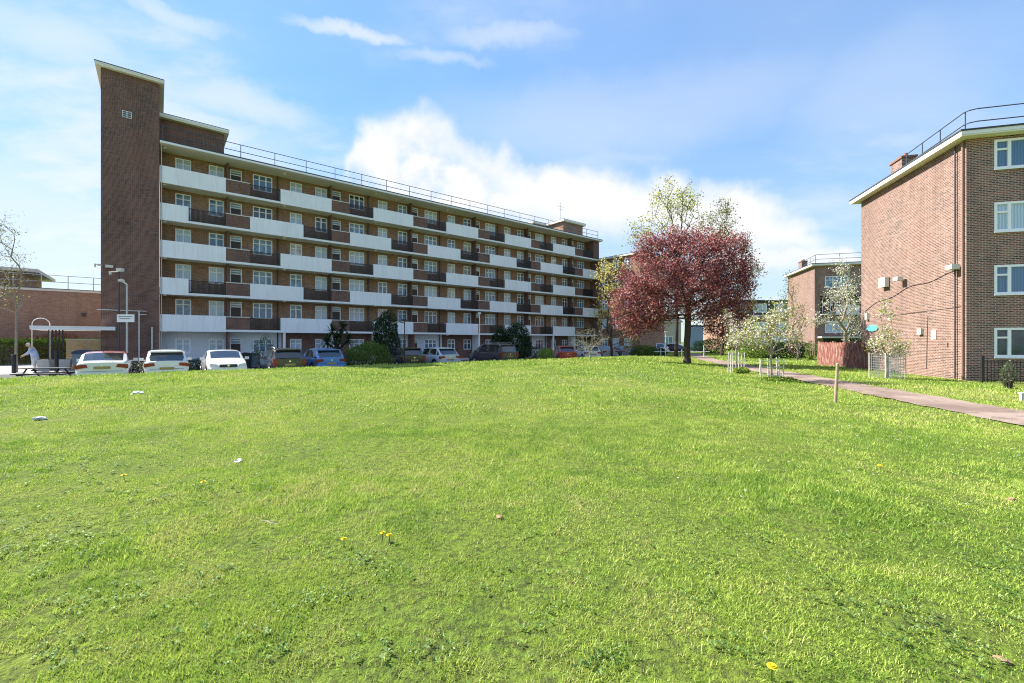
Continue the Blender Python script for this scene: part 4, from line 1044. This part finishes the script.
    # roof seals / underside, bumpers
    m = MB(); m.box(-hw*.93, hw*.93, -.075, .16, .30, .56); m.build('rear_bumper', P, T, bevel=.05)
    m = MB(); m.box(-hw*.74, hw*.74, -.012, .0, .60, .612); m.build('boot_seam', M['trim'], T)
    m = MB(); m.box(-hw*.8, hw*.8, -.085, .1, .26, .38); m.build('rear_valance', M['trim'], T, bevel=.02)
    m = MB(); m.box(-hw*.9, hw*.9, Ln-.12, Ln+.075, .28, .56); m.build('front_bumper', P, T, bevel=.05)
    m = MB(); m.box(-hw*.5, hw*.5, Ln+.02, Ln+.085, .33, .46); m.build('lower_grille', M['trim'], T, bevel=.01)
    m = MB(); m.box(-hw*.42, hw*.42, Ln-.03, Ln+.035, .60, .74); m.build('grille', M['trim'], T, bevel=.015)
    m = MB(); m.tube((0,Ln+.03,.68),(0,Ln+.05,.68),.055,n=12); m.build('badge', M['chrome'], T)
    m = MB(); m.tube((0,-.0,belt-.12),(0,-.03,belt-.12),.05,n=12); m.build('badge', M['chrome'], T)
    for s in (-1,1):
        # tail lights
        m = MB(); z0, z1 = (belt-.24, belt-.04)
        if typ in ('estate','mpv'): z0, z1 = belt-.34, belt+.02
        if typ in ('estate','mpv'): prof = [(s*hw*.70,z0),(s*hw*.93,z0),(s*hw*.93,z1),(s*hw*.74,z1)]
        else: prof = [(s*hw*.50,z0+.07),(s*hw*.95,z0),(s*hw*.95,z1-.02),(s*hw*.55,z1)]
        if s < 0: prof = prof[::-1]
        m.prism(prof, 'y', -.03, .14); m.build('tail_light', M['tail'], T, bevel=.015)
        m = MB(); prof = [(s*hw*.48,.62),(s*hw*.86,.66),(s*hw*.86,.80),(s*hw*.52,.74)]
        if s < 0: prof = prof[::-1]
        m.prism(prof, 'y', Ln-.28, Ln+.012); m.build('headlight', M['amber'], T, bevel=.02)
        m = MB(); ym = cab[-1][0]+.28; m.box(s*(hw+.02) if s>0 else -hw-.2, hw+.2 if s>0 else -hw-.02, ym-.06, ym+.07, belt-.02, belt+.13); m.box(min(s*(hw-.1),s*(hw+.05)), max(s*(hw-.1),s*(hw+.05)), ym-.02, ym+.03, belt-.03, belt+.03)
        m.build('wing_mirror', P, T, bevel=.03)
        for yw in (.78, Ln-.85):
            m = MB(); m.tube((s*(hw-.02),yw,.33),(s*(hw+.006),yw,.33),.375,n=20); m.build('wheel_arch', M['trim'], T)
            m = MB(); m.tube((s*(hw-.2),yw,.315),(s*(hw+.015),yw,.315),.315,n=22); w = m.build('wheel', M['tyre'], T)
            m = MB(); m.tube((s*(hw+.0),yw,.315),(s*(hw+.024),yw,.315),.205,.19,n=16); m.build('rim', M['rim'], w)
        for yd in (mid-.55, mid+.35):
            m = MB(); m.box(min(s*hw*.985,s*(hw+.02)), max(s*hw*.985,s*(hw+.02)), yd, yd+.18, belt-.17, belt-.13); m.build('door_handle', P, T)
    m = MB(); m.box(-.27,.27,-.045,-.004,belt-.36 if typ!='saloon' else belt-.24,belt-.25 if typ!='saloon' else belt-.13)
    zc = (belt-.36 if typ!='saloon' else belt-.24)
    m.build('number_plate', M['plate_y'], T)
    m = MB(); m.box(-.27,.27,Ln+.087,Ln+.1,.42,.53); m.build('number_plate', M['plate_w'], T)
    if typ != 'saloon':
        m = MB(); y0 = .05; m.tube((0,.13,belt+.03),(-.28,.22,belt+.14),.012); m.build('rear_wiper', M['trim'], T)
        yt = st[2][0]; m = MB(); m.box(-hw*.72,hw*.72,yt-.16,yt+.05,st[2][1]-.0,st[2][1]+.05); m.build('spoiler', P, T, bevel=.02)
    if roofrails:
        for s in (-1,1):
            m = MB(); m.path([(s*(hw-.24),.6,Hh+.0),(s*(hw-.24),.75,Hh+.07),(s*(hw-.24),2.5,Hh+.08),(s*(hw-.24),2.75,Hh+.0)],.02); m.build('roof_rail', M['steel'], T)
    m = MB(); m.tube((0,.75,Hh+.02),(0,.55,Hh+.22),.01); m.build('aerial', M['trim'], T)
    return T
ZC = -1.90
def row(px, c):  # rear centre of a bay at image column px on the line n.p=c
    u = (px-512)/FPX; Y = c/(.7757-.631*u); return (u*Y, Y, ZC)
car('parked_car', 'white saloon with a reddish tinted roof, leftmost car, seen from behind', row(102,25.9), TA, 'saloon', (.72,.73,.72), 'white_car_paint', roofcol=((.42,.13,.12),'reddish_roof_tint'))
car('parked_car', 'white hatchback seen from behind, second car from the left', row(167,26.4), TA, 'hatch', (.76,.77,.78), 'bright_white_car_paint')
# red tinted roof on the first saloon is a second colour on its top body faces
def front_at(px, c, L_): # a car parked nose towards the lawn
    x, y, z = row(px, c); return (x-.631*L_, y+.7757*L_, z)
car('parked_car', 'white saloon parked nose out facing the lawn', front_at(228.5,26.3,4.6), TA+math.pi, 'saloon', (.78,.78,.78), 'clean_white_car_paint')
car('parked_car', 'dark grey estate car with roof rails, seen from behind', row(290,26.2), TA, 'estate', (.022,.02,.03), 'dark_silver_car_paint', roofrails=True)
car('parked_car', 'bright blue hatchback seen from behind', row(331.5,26.4), TA, 'hatch', (.07,.24,.60), 'bright_blue_car_paint')
car('parked_car', 'black estate car right of the large rounded shrub', row(414.5,26.8), TA, 'estate', (.015,.016,.02), 'black_car_paint')
car('parked_car', 'pale silver hatchback with red tail lights, right of the black estate', row(450.5,26.6), TA, 'hatch', (.50,.56,.64), 'pale_silver_car_paint')
car('parked_car', 'dark tall people carrier with roof rails before the evergreens', row(510,26.8), TA, 'mpv', (.045,.043,.05), 'charcoal_car_paint', roofrails=True)
car('parked_car', 'red hatchback with a sloping rear, left of the bare pale tree', row(568,27.5), TA*.1, 'hatch', (.50,.015,.03), 'red_car_paint')
car('parked_car', 'white hatchback half hidden behind the bare pale tree', row(593,28.2), TA*.15, 'hatch', (.74,.74,.75), 'plain_white_car_paint')
car('parked_car', 'silver saloon between the bare tree and the pale blue car', row(611,29.5), TA*.2+math.pi*0, 'saloon', (.35,.38,.42), 'silver_car_paint')
car('parked_car', 'pale blue saloon, last of the cars before the brick wing', row(629,28.6), TA*.1, 'saloon', (.13,.20,.34), 'steel_blue_car_paint')
car('parked_car', 'distant white car seen between the trunk of the red tree and the brick wing', (21.3,59.5,-1.72), R(80), 'hatch', (.74,.75,.76), 'far_white_car_paint', group='distant cars behind the red tree')
car('parked_car', 'distant dark car just left of the red tree trunk', (25.5,63,-1.72), R(60), 'saloon', (.05,.06,.09), 'far_dark_car_paint', group='distant cars behind the red tree')
# ------------------------------------------------------------------ left forecourt furniture (frame of the flats)
def FR(px, c):  # point on plane n.p=c
    u = (px-512)/FPX; Y = c/(.7757-.631*u); return Vector((u*Y, Y, ZG))
can = thing('flat_canopy', 'pale flat canopy roof on thin dark posts joined to the stair tower', 'canopy', FR(115,39.8), TA)
t_l = (FR(30,39.8)-FR(115,39.8)).length
m = MB(); m.box(-t_l, 0, -.1, 3.2, 2.62, 2.78, 0); m.box(-t_l-.02, .02, -.12, 3.22, 2.783, 2.86, 1); m.build('roof', [M['white'], M['white']], can)
for i in range(5):
    d = (FR(48+i*3.5, 39.8)-FR(115,39.8)).length
    m = MB(); m.box(-d-.03, -d+.03, .3, .36, 0, 2.615); m.build('post', M['black'], can)
m = MB(); d = (FR(100,39.8)-FR(115,39.8)).length; m.box(-d-.04,-d+.04,2.6,2.7,0,2.615); m.build('post', M['black'], can)
bw_ = thing('yellow_brick_wall', 'short yellow brick bin store wall under the canopy', 'wall', FR(100,41.3), TA)
dl = (FR(66,41.3)-FR(100,41.3)).length
m = MB(); m.box(-dl, .9, 0, .22, 0, 1.95); m.build('wall', M['brick_yellow'], bw_)
m = MB(); m.box(-dl-.03, .93, -.03, .25, 1.953, 2.03); m.build('coping', M['coping'], bw_)
hp = thing('hooped_pipe', 'white hooped pipe arching above the left end of the canopy', 'hoop', FR(41,43.5), TA)
m = MB(); pts = [(-.42,0,0)]+[(-.42*math.cos(a),0,3.05+.42*math.sin(a)) for a in np.linspace(0,math.pi,13)]+[(.42,0,0)]; m.path(pts,.02,7); m.build('hoop', M['white'], hp)
def bin_(label, px, c, col, lid, hgt=1.35, w=1.15, cat='bin', rot=0):
    p = FR(px, c); t = thing('wheelie_bin', label, cat, p, TA+rot)
    m = MB(); m.prism([(-w/2+.05,.12),(w/2-.05,.12),(w/2,hgt*.82),(-w/2,hgt*.82)], 'y', -.42, .42); m.build('tub', col, t, bevel=.02)
    m = MB(); n=8; pr = [(w/2+.03,hgt*.825),(w/2+.03,hgt*.88)]+[(w/2*math.cos(a),hgt*.88+hgt*.12*math.sin(a)) for a in np.linspace(.1,math.pi-.1,n)]+[(-w/2-.03,hgt*.88),(-w/2-.03,hgt*.825)]
    m.prism(pr, 'y', -.46, .46); m.build('lid', lid, t)
    for x in (-w/2+.12, w/2-.12):
        for y in (-.32,.32):
            m = MB(); m.tube((x-.02,y,.065),(x+.02,y,.065),.065,n=10); m.build('wheel', M['tyre'], t)
    return t
navy = plain('dark_blue_bin', (.03,.05,.10), .5); steelblue = plain('grey_bin_metal', (.16,.20,.25), .5)
bin_('large grey metal wheeled bin with a blue domed lid, before the yellow brick wall', 84, 38.6, steelblue, navy, 1.35, 1.0)
bin_('second grey wheeled bin close to the tower foot', 97, 39.6, steelblue, navy, 1.3, .8)
bin_('black wheeled bin beside the ground floor door, left of the dark grey estate', 246, 35.5, M['black'], M['trim'], 1.1, .6)
bin_('blue grey wheeled bin right of the black one, left of the dark grey estate', 254, 35.8, steelblue, navy, 1.05, .58)
def bollard(label, px, c, h=1.0):
    t = thing('bollard', label, 'bollard', FR(px,c), TA, group='black bollards on the forecourt')
    m = MB(); m.tube((0,0,0),(0,0,h),.10,.095,12); m.build('post', M['black'], t)
    m = MB(); m.tube((0,0,h),(0,0,h+.07),.13,.08,12); m.build('cap', M['black'], t)
bollard('black bollard at the left edge, left of the stooping person', 14, 38.2, 1.05)
bollard('black bollard between the low planters and the bin', 56.5, 38.5, 1.25)
for px, lab in ((49,'left of the pair of square concrete planters on the forecourt'),(61,'right of the pair of square concrete planters on the forecourt')):
    t = thing('planter', lab, 'planter', FR(px, 40.5), TA, group='concrete planters on the forecourt')
    m = MB(); m.prism([(-.42,0),(.42,0),(.5,.72),(-.5,.72)],'y',-.45,.45); m.build('tub', M['concrete'], t, bevel=.02)
    m = MB(); m.box(-.42,.42,-.4,.4,.70,.735); m.build('soil', M['bark'], t)
pt = thing('picnic_bench', 'low dark picnic bench on the forecourt in front of the person', 'picnic bench', FR(46,29.6), TA-.5)
m = MB(); m.box(-1.1,1.1,-.38,.38,.66,.71); m.build('table_top', M['black'], pt)
for s in (-1,1):
    m = MB(); m.box(-1.1,1.1,s*.72-.14,s*.72+.14,.40,.45); m.build('seat', M['black'], pt)
    m = MB(); m.tube((s*.8,-.85,0),(s*.8,-.2,.66),.04); m.tube((s*.8,.85,0),(s*.8,.2,.66),.04); m.tube((s*.8,-.85,.37),(s*.8,.85,.37),.035); m.build('frame', M['black'], pt)
pt.scale = (.8,.8,.9)
# posts and lamps
lp = thing('sign_post', 'tall grey camera post with a white notice in front of the stair tower', 'post', (*FR(127,34.0)[:2], ZG), 0)
m = MB(); m.tube((0,0,0),(0,0,5.2),.055,.045,8); m.build('post', M['steel'], lp)
m = MB(); m.box(-.5,.5,-.10,-.07,3.0,3.45); sg = m.build('notice', M['white'], lp)
m = MB()
for i,(a,b) in enumerate(((-.42,.40),(-.38,.28))): m.box(a,b,-.104,-.1005,3.30-i*.12,3.335-i*.12)
m.build('lettering', M['darksteel'], sg)
m = MB(); m.tube((0,0,5.2),(-.1,-.2,5.38),.05); m.box(-.17,.0,-.4,-.15,5.33,5.46); m.build('camera', M['coping'], lp, bevel=.02)
cp = thing('camera_post', 'dark pole with two pale cameras at its top, left of the notice post', 'post', (*FR(119,36.5)[:2], ZG), 0)
m = MB(); m.tube((0,0,0),(0,0,6.2),.05,.04,8); m.build('post', M['pipe'], cp)
m = MB(); m.tube((-.5,0,6.2),(.3,0,6.25),.035); m.tube((-.5,-.05,6.22),(-.5,-.05,6.02),.08,.06,8); m.box(-.05,.25,-.15,.1,6.25,6.42); m.build('camera', M['coping'], cp, bevel=.02)
def pole(label, px, Y, ztop, r, mat, arm=None, z0=-1.87):
    X = (px-512)/FPX*Y; t = thing('lamp_post', label, 'lamp post', (X,Y,z0)); h = ztop-z0
    m = MB(); m.tube((0,0,0),(0,0,h),r,r*.7,8); m.build('post', mat, t)
    m = MB(); m.box(-.12,.12,-.22,.12,h,h+.12); m.build('lamp_head', mat, t, bevel=.02)
    if arm: m = MB(); m.path(arm, .03, 5); m.build('arm', mat, t)
pole('thin black lamp post left of the black estate roof, near the conifer', 404.5, 27.0, 1.25, .04, M['black'], arm=[(0,0,3.0),(-.35,0,3.1),(-.75,0,2.95),(-.35,0,1.6),(0,0,1.1)])
pole('slim white lamp post by the ground floor windows, left of the people carrier', 479.5, 38, 2.4, .055, M['white'])
pole('slim white post before the brick wing, left of the red tree', 665.5, 46, .95, .05, M['white'], z0=-1.6)
gt = thing('low_rail', 'low white tubular rail behind the trunk of the red tree', 'rail', on_ground(679, 45.5), .0)
m = MB(); m.tube((-1.9,0,0),(-1.9,0,.8),.035); m.tube((.3,0,0),(.3,0,.8),.035); m.tube((2.6,0,0),(2.6,0,1.2),.035); m.build('post', M['white'], gt)
m = MB(); m.tube((-2.6,0,.55),(3.2,0,.55),.03); m.build('rail', M['white'], gt)
# ------------------------------------------------------------------ right side: guards, stake, fence, railings
def guard(label, px, Y, r, n, h, seed):
    rs = random.Random(seed); X,Y,Z = on_ground(px, Y); t = thing('stake_guard', label, 'tree guard', (X,Y,Z-.05), group='pale stake guards round young trees')
    for i in range(n):
        a = 2*math.pi*i/n+.4; x,y = r*math.cos(a), r*math.sin(a)
        m = MB(); lx,ly = rs.uniform(-.05,.05), rs.uniform(-.03,.03); hh = h*rs.uniform(.9,1.06)
        m.tube((x,y,0),(x+lx,y+ly,hh),.024,.022,7); m.build('stake', M['stakepale'], t)
    m = MB()
    for z in (h*.3, h*.62, h*.9):
        m.path([((r+.012)*math.cos(a),(r+.012)*math.sin(a),z) for a in np.linspace(0,2*math.pi,17)], .008, 4)
    m.build('wire', M['steel'], t)
guard('ring of pale wooden stakes round the middle blossoming tree', 771, 17.7, .40, 7, .98, 1)
guard('ring of pale wooden stakes round the leftmost small blossom tree', 736, 22, .36, 6, 1.1, 2)
gm = thing('mesh_guard', 'square wire mesh tree guard on the grass near the gable', 'tree guard', on_ground(887,19.8))
m = MB(); r = .44
for a in (-r,r):
    for b in (-r,r): m.tube((a,b,0),(a,b,1.15),.03,n=6)
m.build('post', M['stakepale'], gm)
m = MB()
for i in range(10):
    z = .06+i*.115
    m.path([(-r,-r,z),(r,-r,z),(r,r,z),(-r,r,z),(-r,-r,z)], .008, 4)
for i in range(1,8):
    v = -r+2*r*i/8
    for q in ((v,-r),(v,r),(-r,v),(r,v)): m.tube((*q,.02),(*q,1.12),.007,n=4)
m.build('mesh', M['steel'], gm)
sk = thing('wooden_stake', 'single pale wooden stake standing in the grass left of the path', 'stake', hit(835,403), 0)
m = MB(); m.tube((0,0,-.1),(.065,0,.99),.036,.034,10); m.build('post', M['stake'], sk)
m = MB(); m.tube((.065,0,.985),(.066,0,1.0),.034,.028,10); m.build('top', M['stakepale'], sk)
# fence: red brown close boarded, from the gable's far corner away
fa = Vector((21.72,26.7)); fb = Vector((22.7,32.3)); fd = fb-fa; fang = math.atan2(fd.y, fd.x)
def fence_mat():
    m, nt = new_mat('streaked_red_brown_boards'); tc = N(nt,'ShaderNodeTexCoord'); mp_ = N(nt,'ShaderNodeMapping'); mp_.inputs['Scale'].default_value = (6,6,1.3); mp_.inputs['Rotation'].default_value = (0,.35,0); L(nt, tc.outputs['Object'], mp_.inputs[0])
    f = noise(nt, mp_.outputs[0], 1.4, 6, .65); c = ramp(nt, f, [(.34,(.09,.04,.032)),(.45,(.22,.085,.07)),(.54,(.27,.12,.10)),(.61,(.40,.29,.24)),(.70,(.12,.07,.055))])  # pale and dark streaks run diagonally over the red brown boards
    p = principled(nt, c, .9, spec=.1); out(nt, p.outputs[0]); return m
fn = thing('board_fence', 'streaked red brown board fence between the nearer flats and the distant flats', 'fence', (fa.x,fa.y,-1.78), fang)
rs_ = random.Random(9); Lf = fd.length
m = MB(); x = 0
while x < Lf: 
    w = .145; m.box(x, x+w-.012, -.012+rs_.uniform(0,.012), .012, .05, 1.72+rs_.uniform(-.03,.04)); x += w
m.build('boards', fence_mat(), fn)
for i in range(4):
    m = MB(); q = i*Lf/3; m.box(q-.05,q+.05,-.13,-.02,0,1.8); m.build('post', M['stake'], fn)
# iron railings in front of the nearer flats
ir = thing('iron_railings', 'black iron railings along the front of the nearer flats at the right edge', 'railings', (19.8,19.0,-1.75), RA)
m = MB(); 
y = -.9
for i in range(60):
    x = .05+i*.12; m.box(x-.009,x+.009,y-.009,y+.009,.06,.98)
m.build('bars', M['black'], ir)
m = MB(); m.box(0,7.2,y-.015,y+.015,.9,.93); m.box(0,7.2,y-.015,y+.015,.12,.15); m.build('rail', M['black'], ir)
for x in (0,2.0,4.6): 
    m = MB(); m.box(x-.04,x+.04,y-.04,y+.04,0,1.15); m.build('post', M['black'], ir)
gp = thing('gate_post', 'short white topped post at the very right edge by the path', 'post', on_ground(1021.5, 11.8))
m = MB(); m.box(-.03,.03,-.03,.03,0,.2); m.build('post', M['stakepale'], gp); m = MB(); m.box(-.045,.045,-.045,.045,.2,.24); m.build('cap', M['white'], gp)
# ------------------------------------------------------------------ person
def person():
    px, py, pz = FR(35, 40.2); t = thing('person', 'person in a pale blue hooded coat stooping to the left before the hedge', 'person', (px, py, ZG+.02), math.atan2(-py,-px)+math.pi/2)
    # local: facing -x (left of the picture), z up
    V = [(0,0,.90),(-.04,0,1.12),(-.12,0,1.34),(-.19,0,1.48),(-.24,0,1.54),(-.28,0,1.60),
         (.0,-.10,.86),(-.05,-.11,.48),(.03,-.11,.08),(-.12,-.11,.035),
         (.0,.10,.86),(.10,.11,.50),(.20,.11,.09),(.05,.11,.035),
         (-.17,-.19,1.42),(-.26,-.23,1.16),(-.46,-.19,1.02),(-.53,-.17,.98),
         (-.17,.19,1.42),(-.24,.24,1.16),(-.42,.20,1.00),(-.48,.18,.95)]
    E = [(0,1),(1,2),(2,3),(3,4),(4,5),(0,6),(6,7),(7,8),(8,9),(0,10),(10,11),(11,12),(12,13),(3,14),(14,15),(15,16),(16,17),(3,18),(18,19),(19,20),(20,21)]
    RR = [.15,.14,.15,.12,.055,.07,.10,.075,.05,.04,.10,.075,.05,.04,.07,.05,.037,.035,.07,.05,.037,.035]
    me = bpy.data.meshes.new('body'); me.from_pydata(V,E,[]); o = bpy.data.objects.new('body', me); COL.objects.link(o); o.parent = t
    sk_ = o.modifiers.new('skin','SKIN'); 
    for i, r in enumerate(RR): me.skin_vertices[0].data[i].radius = (r, r)
    me.skin_vertices[0].data[0].use_root = True
    o.modifiers.new('sub','SUBSURF').render_levels = 2
    me.materials.append(plain('skin', (.45,.28,.20), .6))
    def chain(name, V, E, RR, mat, par=t):
        me = bpy.data.meshes.new(name); me.from_pydata(V,E,[]); o = bpy.data.objects.new(name, me); COL.objects.link(o); o.parent = par
        o.modifiers.new('skin','SKIN')
        for i, r in enumerate(RR): me.skin_vertices[0].data[i].radius = (r, r)
        me.skin_vertices[0].data[0].use_root = True; o.modifiers.new('sub','SUBSURF').render_levels = 2; me.materials.append(mat); return o
    coat = plain('pale_blue_coat', (.42,.48,.66), .8, var=.25, vscale=6)
    chain('coat', [(.03,0,.50),(0,0,.90),(-.04,0,1.12),(-.12,0,1.34),(-.19,0,1.47),(-.17,-.20,1.42),(-.26,-.24,1.16),(-.44,-.20,1.03),(-.17,.20,1.42),(-.24,.25,1.16),(-.40,.21,1.01)],
          [(0,1),(1,2),(2,3),(3,4),(4,5),(5,6),(6,7),(4,8),(8,9),(9,10)], [.235,.19,.19,.20,.13,.095,.075,.055,.095,.075,.055], coat)
    chain('trousers', [(0,0,.84),(0,-.10,.78),(-.05,-.11,.48),(.03,-.11,.12),(0,.10,.78),(.10,.11,.50),(.20,.11,.13)], [(0,1),(1,2),(2,3),(0,4),(4,5),(5,6)], [.15,.115,.09,.07,.115,.09,.07], plain('pale_trousers', (.48,.50,.52), .8))
    for s,(fx) in ((-1,-.02),(1,.15)):
        m = MB(); m.box(fx-.15,fx+.11,s*.11-.05,s*.11+.05,-.015,.085); m.build('shoe', M['trim'], t, bevel=.03)
    # head with ears, nose, eyes and pale hair
    import bmesh
    def sph(name, loc, sc, mat, par=t, rot=None):
        bm = bmesh.new(); bmesh.ops.create_uvsphere(bm, u_segments=18, v_segments=12, radius=1); me = bpy.data.meshes.new(name); bm.to_mesh(me); bm.free()
        for p in me.polygons: p.use_smooth = True
        o = bpy.data.objects.new(name, me); COL.objects.link(o); o.parent = par; o.location = loc; o.scale = sc; me.materials.append(mat); return o
    skn = M_skin = plain('face_skin', (.48,.30,.22), .6)
    h = Vector((-.30,0,1.64))
    m = MB(); hd = sph('head', h, (.098,.078,.118), skn)
    def onhead(name, l, s, mat):
        q = sph(name, (l[0]/.098, l[1]/.078, l[2]/.118), (s[0]/.098, s[1]/.078, s[2]/.118), mat, hd); return q
    onhead('nose', (-.102,0,-.01), (.02,.012,.016), skn)
    for s in (-1,1):
        onhead('eye', (-.086,s*.03,.012), (.010,.012,.009), M['trim']); onhead('ear', (.0,s*.078,0), (.02,.01,.028), skn)
    onhead('mouth', (-.088,0,-.05), (.008,.024,.005), M['tail'])
    onhead('hair', (.022,0,.022), (.095,.086,.112), plain('pale_hair', (.62,.60,.56), .9, var=.2, vscale=20))
    # hands: palm and five bent fingers each
    for (wx,wy,wz), s in (((-.53,-.17,.98),-1),((-.48,.18,.95),1)):
        V = [(wx+.04,wy,wz+.03),(wx,wy,wz),(wx-.04,wy,wz-.035)]; E = [(0,1),(1,2)]; RR=[.028,.032,.03]
        for i,(off,ln) in enumerate(((-.027,.062),(-.009,.074),(.009,.068),(.027,.052))):
            k = len(V); b = Vector((wx-.055, wy+off, wz-.045)); V += [tuple(b), tuple(b+Vector((-.5,0,-.75))*ln*.55), tuple(b+Vector((-.35,0,-1.3))*ln)]; E += [(2,k),(k,k+1),(k+1,k+2)]; RR += [.010,.009,.007]
        k = len(V); V += [(wx-.02,wy-s*.035,wz-.02),(wx-.055,wy-s*.05,wz-.045)]; E += [(1,k),(k,k+1)]; RR += [.011,.009]
        chain('hand', V, E, RR, skn)
person()
# ------------------------------------------------------------------ litter, flowers, weeds on the lawn
def dande(px, py, label, s=1.0):
    X,Y,Z = hit(px, py); t = thing('dandelion', label, 'dandelion', (X,Y,Z), rnd.random()*6, group='yellow dandelions in the lawn')
    m = MB(); m.tube((0,0,0),(.006,0,.055),.003,n=5); m.build('stem', m_hg, t)
    m = MB(); n_=14
    for ring_, (r,h) in enumerate(((.019,.056),(.014,.061),(.008,.064))):
        for i in range(n_):
            a = 2*math.pi*i/n_+ring_*.2; c,s_ = math.cos(a), math.sin(a); w = .004
            m.face([(.006+c*.002-s_*w, s_*.002+c*w, .055),(.006+c*.002+s_*w, s_*.002-c*w, .055),(.006+c*r*s+s_*w*1.2, s_*r*s-c*w*1.2, h),(.006+c*r*s-s_*w*1.2, s_*r*s+c*w*1.2, h)])
    m.build('flower_head', M['yellow'], t)
for a in ((344,548,'yellow dandelion left of the close pair in the near lawn'),(382,542,'left yellow dandelion of the close pair in the near lawn'),(390,543.5,'right yellow dandelion of the close pair in the near lawn'),(202.5,488.5,'yellow dandelion in the middle left of the lawn, right of its paler neighbour',1.2),(124.5,481,'small pale yellow dandelion in the left of the lawn',1.2),(880.5,471,'lone yellow dandelion on the right of the lawn',1.5),(771,681,'yellow dandelion at the very bottom edge of the lawn, nearest of all')):
    dande(*a)
def crumple(px, py, label, r, mat, name='paper_scrap', cat='litter', seed=1, flat=.5):
    import bmesh
    X,Y,Z = hit(px,py); rs=random.Random(seed); bm = bmesh.new(); bmesh.ops.create_icosphere(bm, subdivisions=2, radius=1)
    for v in bm.verts: v.co *= rs.uniform(.4,1.3); v.co.z *= flat; v.co.x *= 1.5; v.co *= r
    me = bpy.data.meshes.new(name); bm.to_mesh(me); bm.free(); me.materials.append(mat)
    o = bpy.data.objects.new(name, me); COL.objects.link(o); o.location = (X,Y,Z+r*flat*.6); o.rotation_euler=(0,0,rs.uniform(0,3)); tag(o, label, cat); return o
crumple(136.5,394,'crumpled white paper scrap far across the lawn near the white saloon',.09,M['litter'],seed=1)
crumple(39,420,'crumpled white paper scrap near the left edge of the lawn',.07,M['litter'],seed=2)
crumple(239,462,'small flat white scrap left of the middle of the lawn',.04,M['litter'],seed=3)
crumple(499,519,'curled brown dry leaf on the near lawn below the centre',.022,M['dryleaf'],'dry_leaf','leaf',4,.7)
crumple(1011,501,'brown dry leaf at the right edge of the lawn',.028,M['dryleaf'],'dry_leaf','leaf',5,.7)
crumple(1003,663,'brown dry leaf in the bottom right corner of the lawn',.018,M['dryleaf'],'dry_leaf','leaf',6,.6)
X,Y,Z = hit(268,528); t = thing('twig', 'bent dry twig lying on the lawn at lower left', 'twig', (X,Y,Z+.035), -.35)
m = MB(); m.path([(-.07,0,0),(-.02,.006,.008),(.03,-.004,.004),(.085,.004,0)],.003,5); m.tube((.0,0,.006),(.03,.03,.01),.002,n=4); m.build('stick', M['twig'], t)
# broad leaved weeds: rosettes, too many and tangled to count
rs = np.random.RandomState(91); LV=[]; LF=[]; off=0
extra_w = [(rs.uniform(0,1024), 372+300*rs.rand()**.8, rs.randint(1,5), .07, .04+.02*rs.rand()) for _ in range(90)]
for (px,py,n_,sp,s) in extra_w+[(355,560,16,.10,.05),(300,606,10,.08,.05),(385,575,10,.08,.045),(75,475,26,.5,.07),(30,545,22,.25,.06),(60,540,16,.3,.06),(18,520,12,.2,.06),(180,490,20,.4,.07),(215,485,14,.3,.06),(90,455,14,.5,.07),(430,658,16,.08,.04),(610,660,12,.06,.035),(590,665,10,.06,.035),(960,655,18,.12,.045),(850,605,10,.12,.045),(820,580,10,.12,.045),(700,600,10,.12,.04),(655,555,8,.15,.045),(90,605,14,.12,.05),(260,640,12,.1,.045),(560,610,8,.1,.04),(1010,575,12,.12,.045),(495,590,8,.1,.04),(740,540,10,.2,.05),(320,372,8,1.5,.1),(910,615,10,.1,.04),(210,575,10,.12,.05),(70,655,10,.1,.045),(185,600,8,.12,.05)]:
    X,Y,Z = hit(px,py)
    s *= .55
    for _ in range(int(n_*1.6)):
        x = X+rs.normal(0,sp*1.0); y = Y+rs.normal(0,sp*.6); z = float(zg(x,y)); k = rs.randint(4,8)
        for i in range(k):
            a = rs.uniform(0,6.28); d = np.array([math.cos(a),math.sin(a),0]); w = np.array([-d[1],d[0],0])*s*.18; L_ = s*rs.uniform(.5,.95); h = rs.uniform(.006,.02)
            p = np.array([x,y,z+.012]); q = p+d*L_*.5+[0,0,h]; e = p+d*L_+[0,0,h*.7]
            LV += [p, q-w, e, q+w]; LF.append((off,off+1,off+2,off+3)); off += 4
m_wd = leaf_mat('weed_leaf', [(0,(.08,.17,.03)),(.6,(.16,.27,.05)),(1,(.34,.42,.18))], .3, .7)
tag(np_mesh('weeds', np.array(LV), np.array(LF), m_wd), 'broad leaved weeds scattered through the lawn', 'weeds', kind='stuff')
# small daisies as ground cover
LV=[]; LF=[]; off=0
for (px,py,n_,sp) in [(640,378,110,2.6),(560,385,40,3.0),(660,372,60,2.5),(300,380,30,2.5),(430,415,20,1.5),(880,440,16,1.2),(1000,455,10,.6),(780,480,10,1)]:
    X,Y,Z = hit(px,py)
    for _ in range(n_):
        x = X+rs.normal(0,sp*.8); y = Y+rs.normal(0,sp*.7); z = float(zg(x,y))+.055; r = .006+.0014*y
        p = [(x+r*math.cos(b),y+r*math.sin(b),z+.004*math.sin(b*2)) for b in np.arange(4)*math.pi/2]; LV += p; LF.append((off,off+1,off+2,off+3)); off += 4
tag(np_mesh('daisies', np.array(LV), np.array(LF), M['litter']), 'tiny white daisies dotted over the far lawn', 'daisies', kind='stuff')
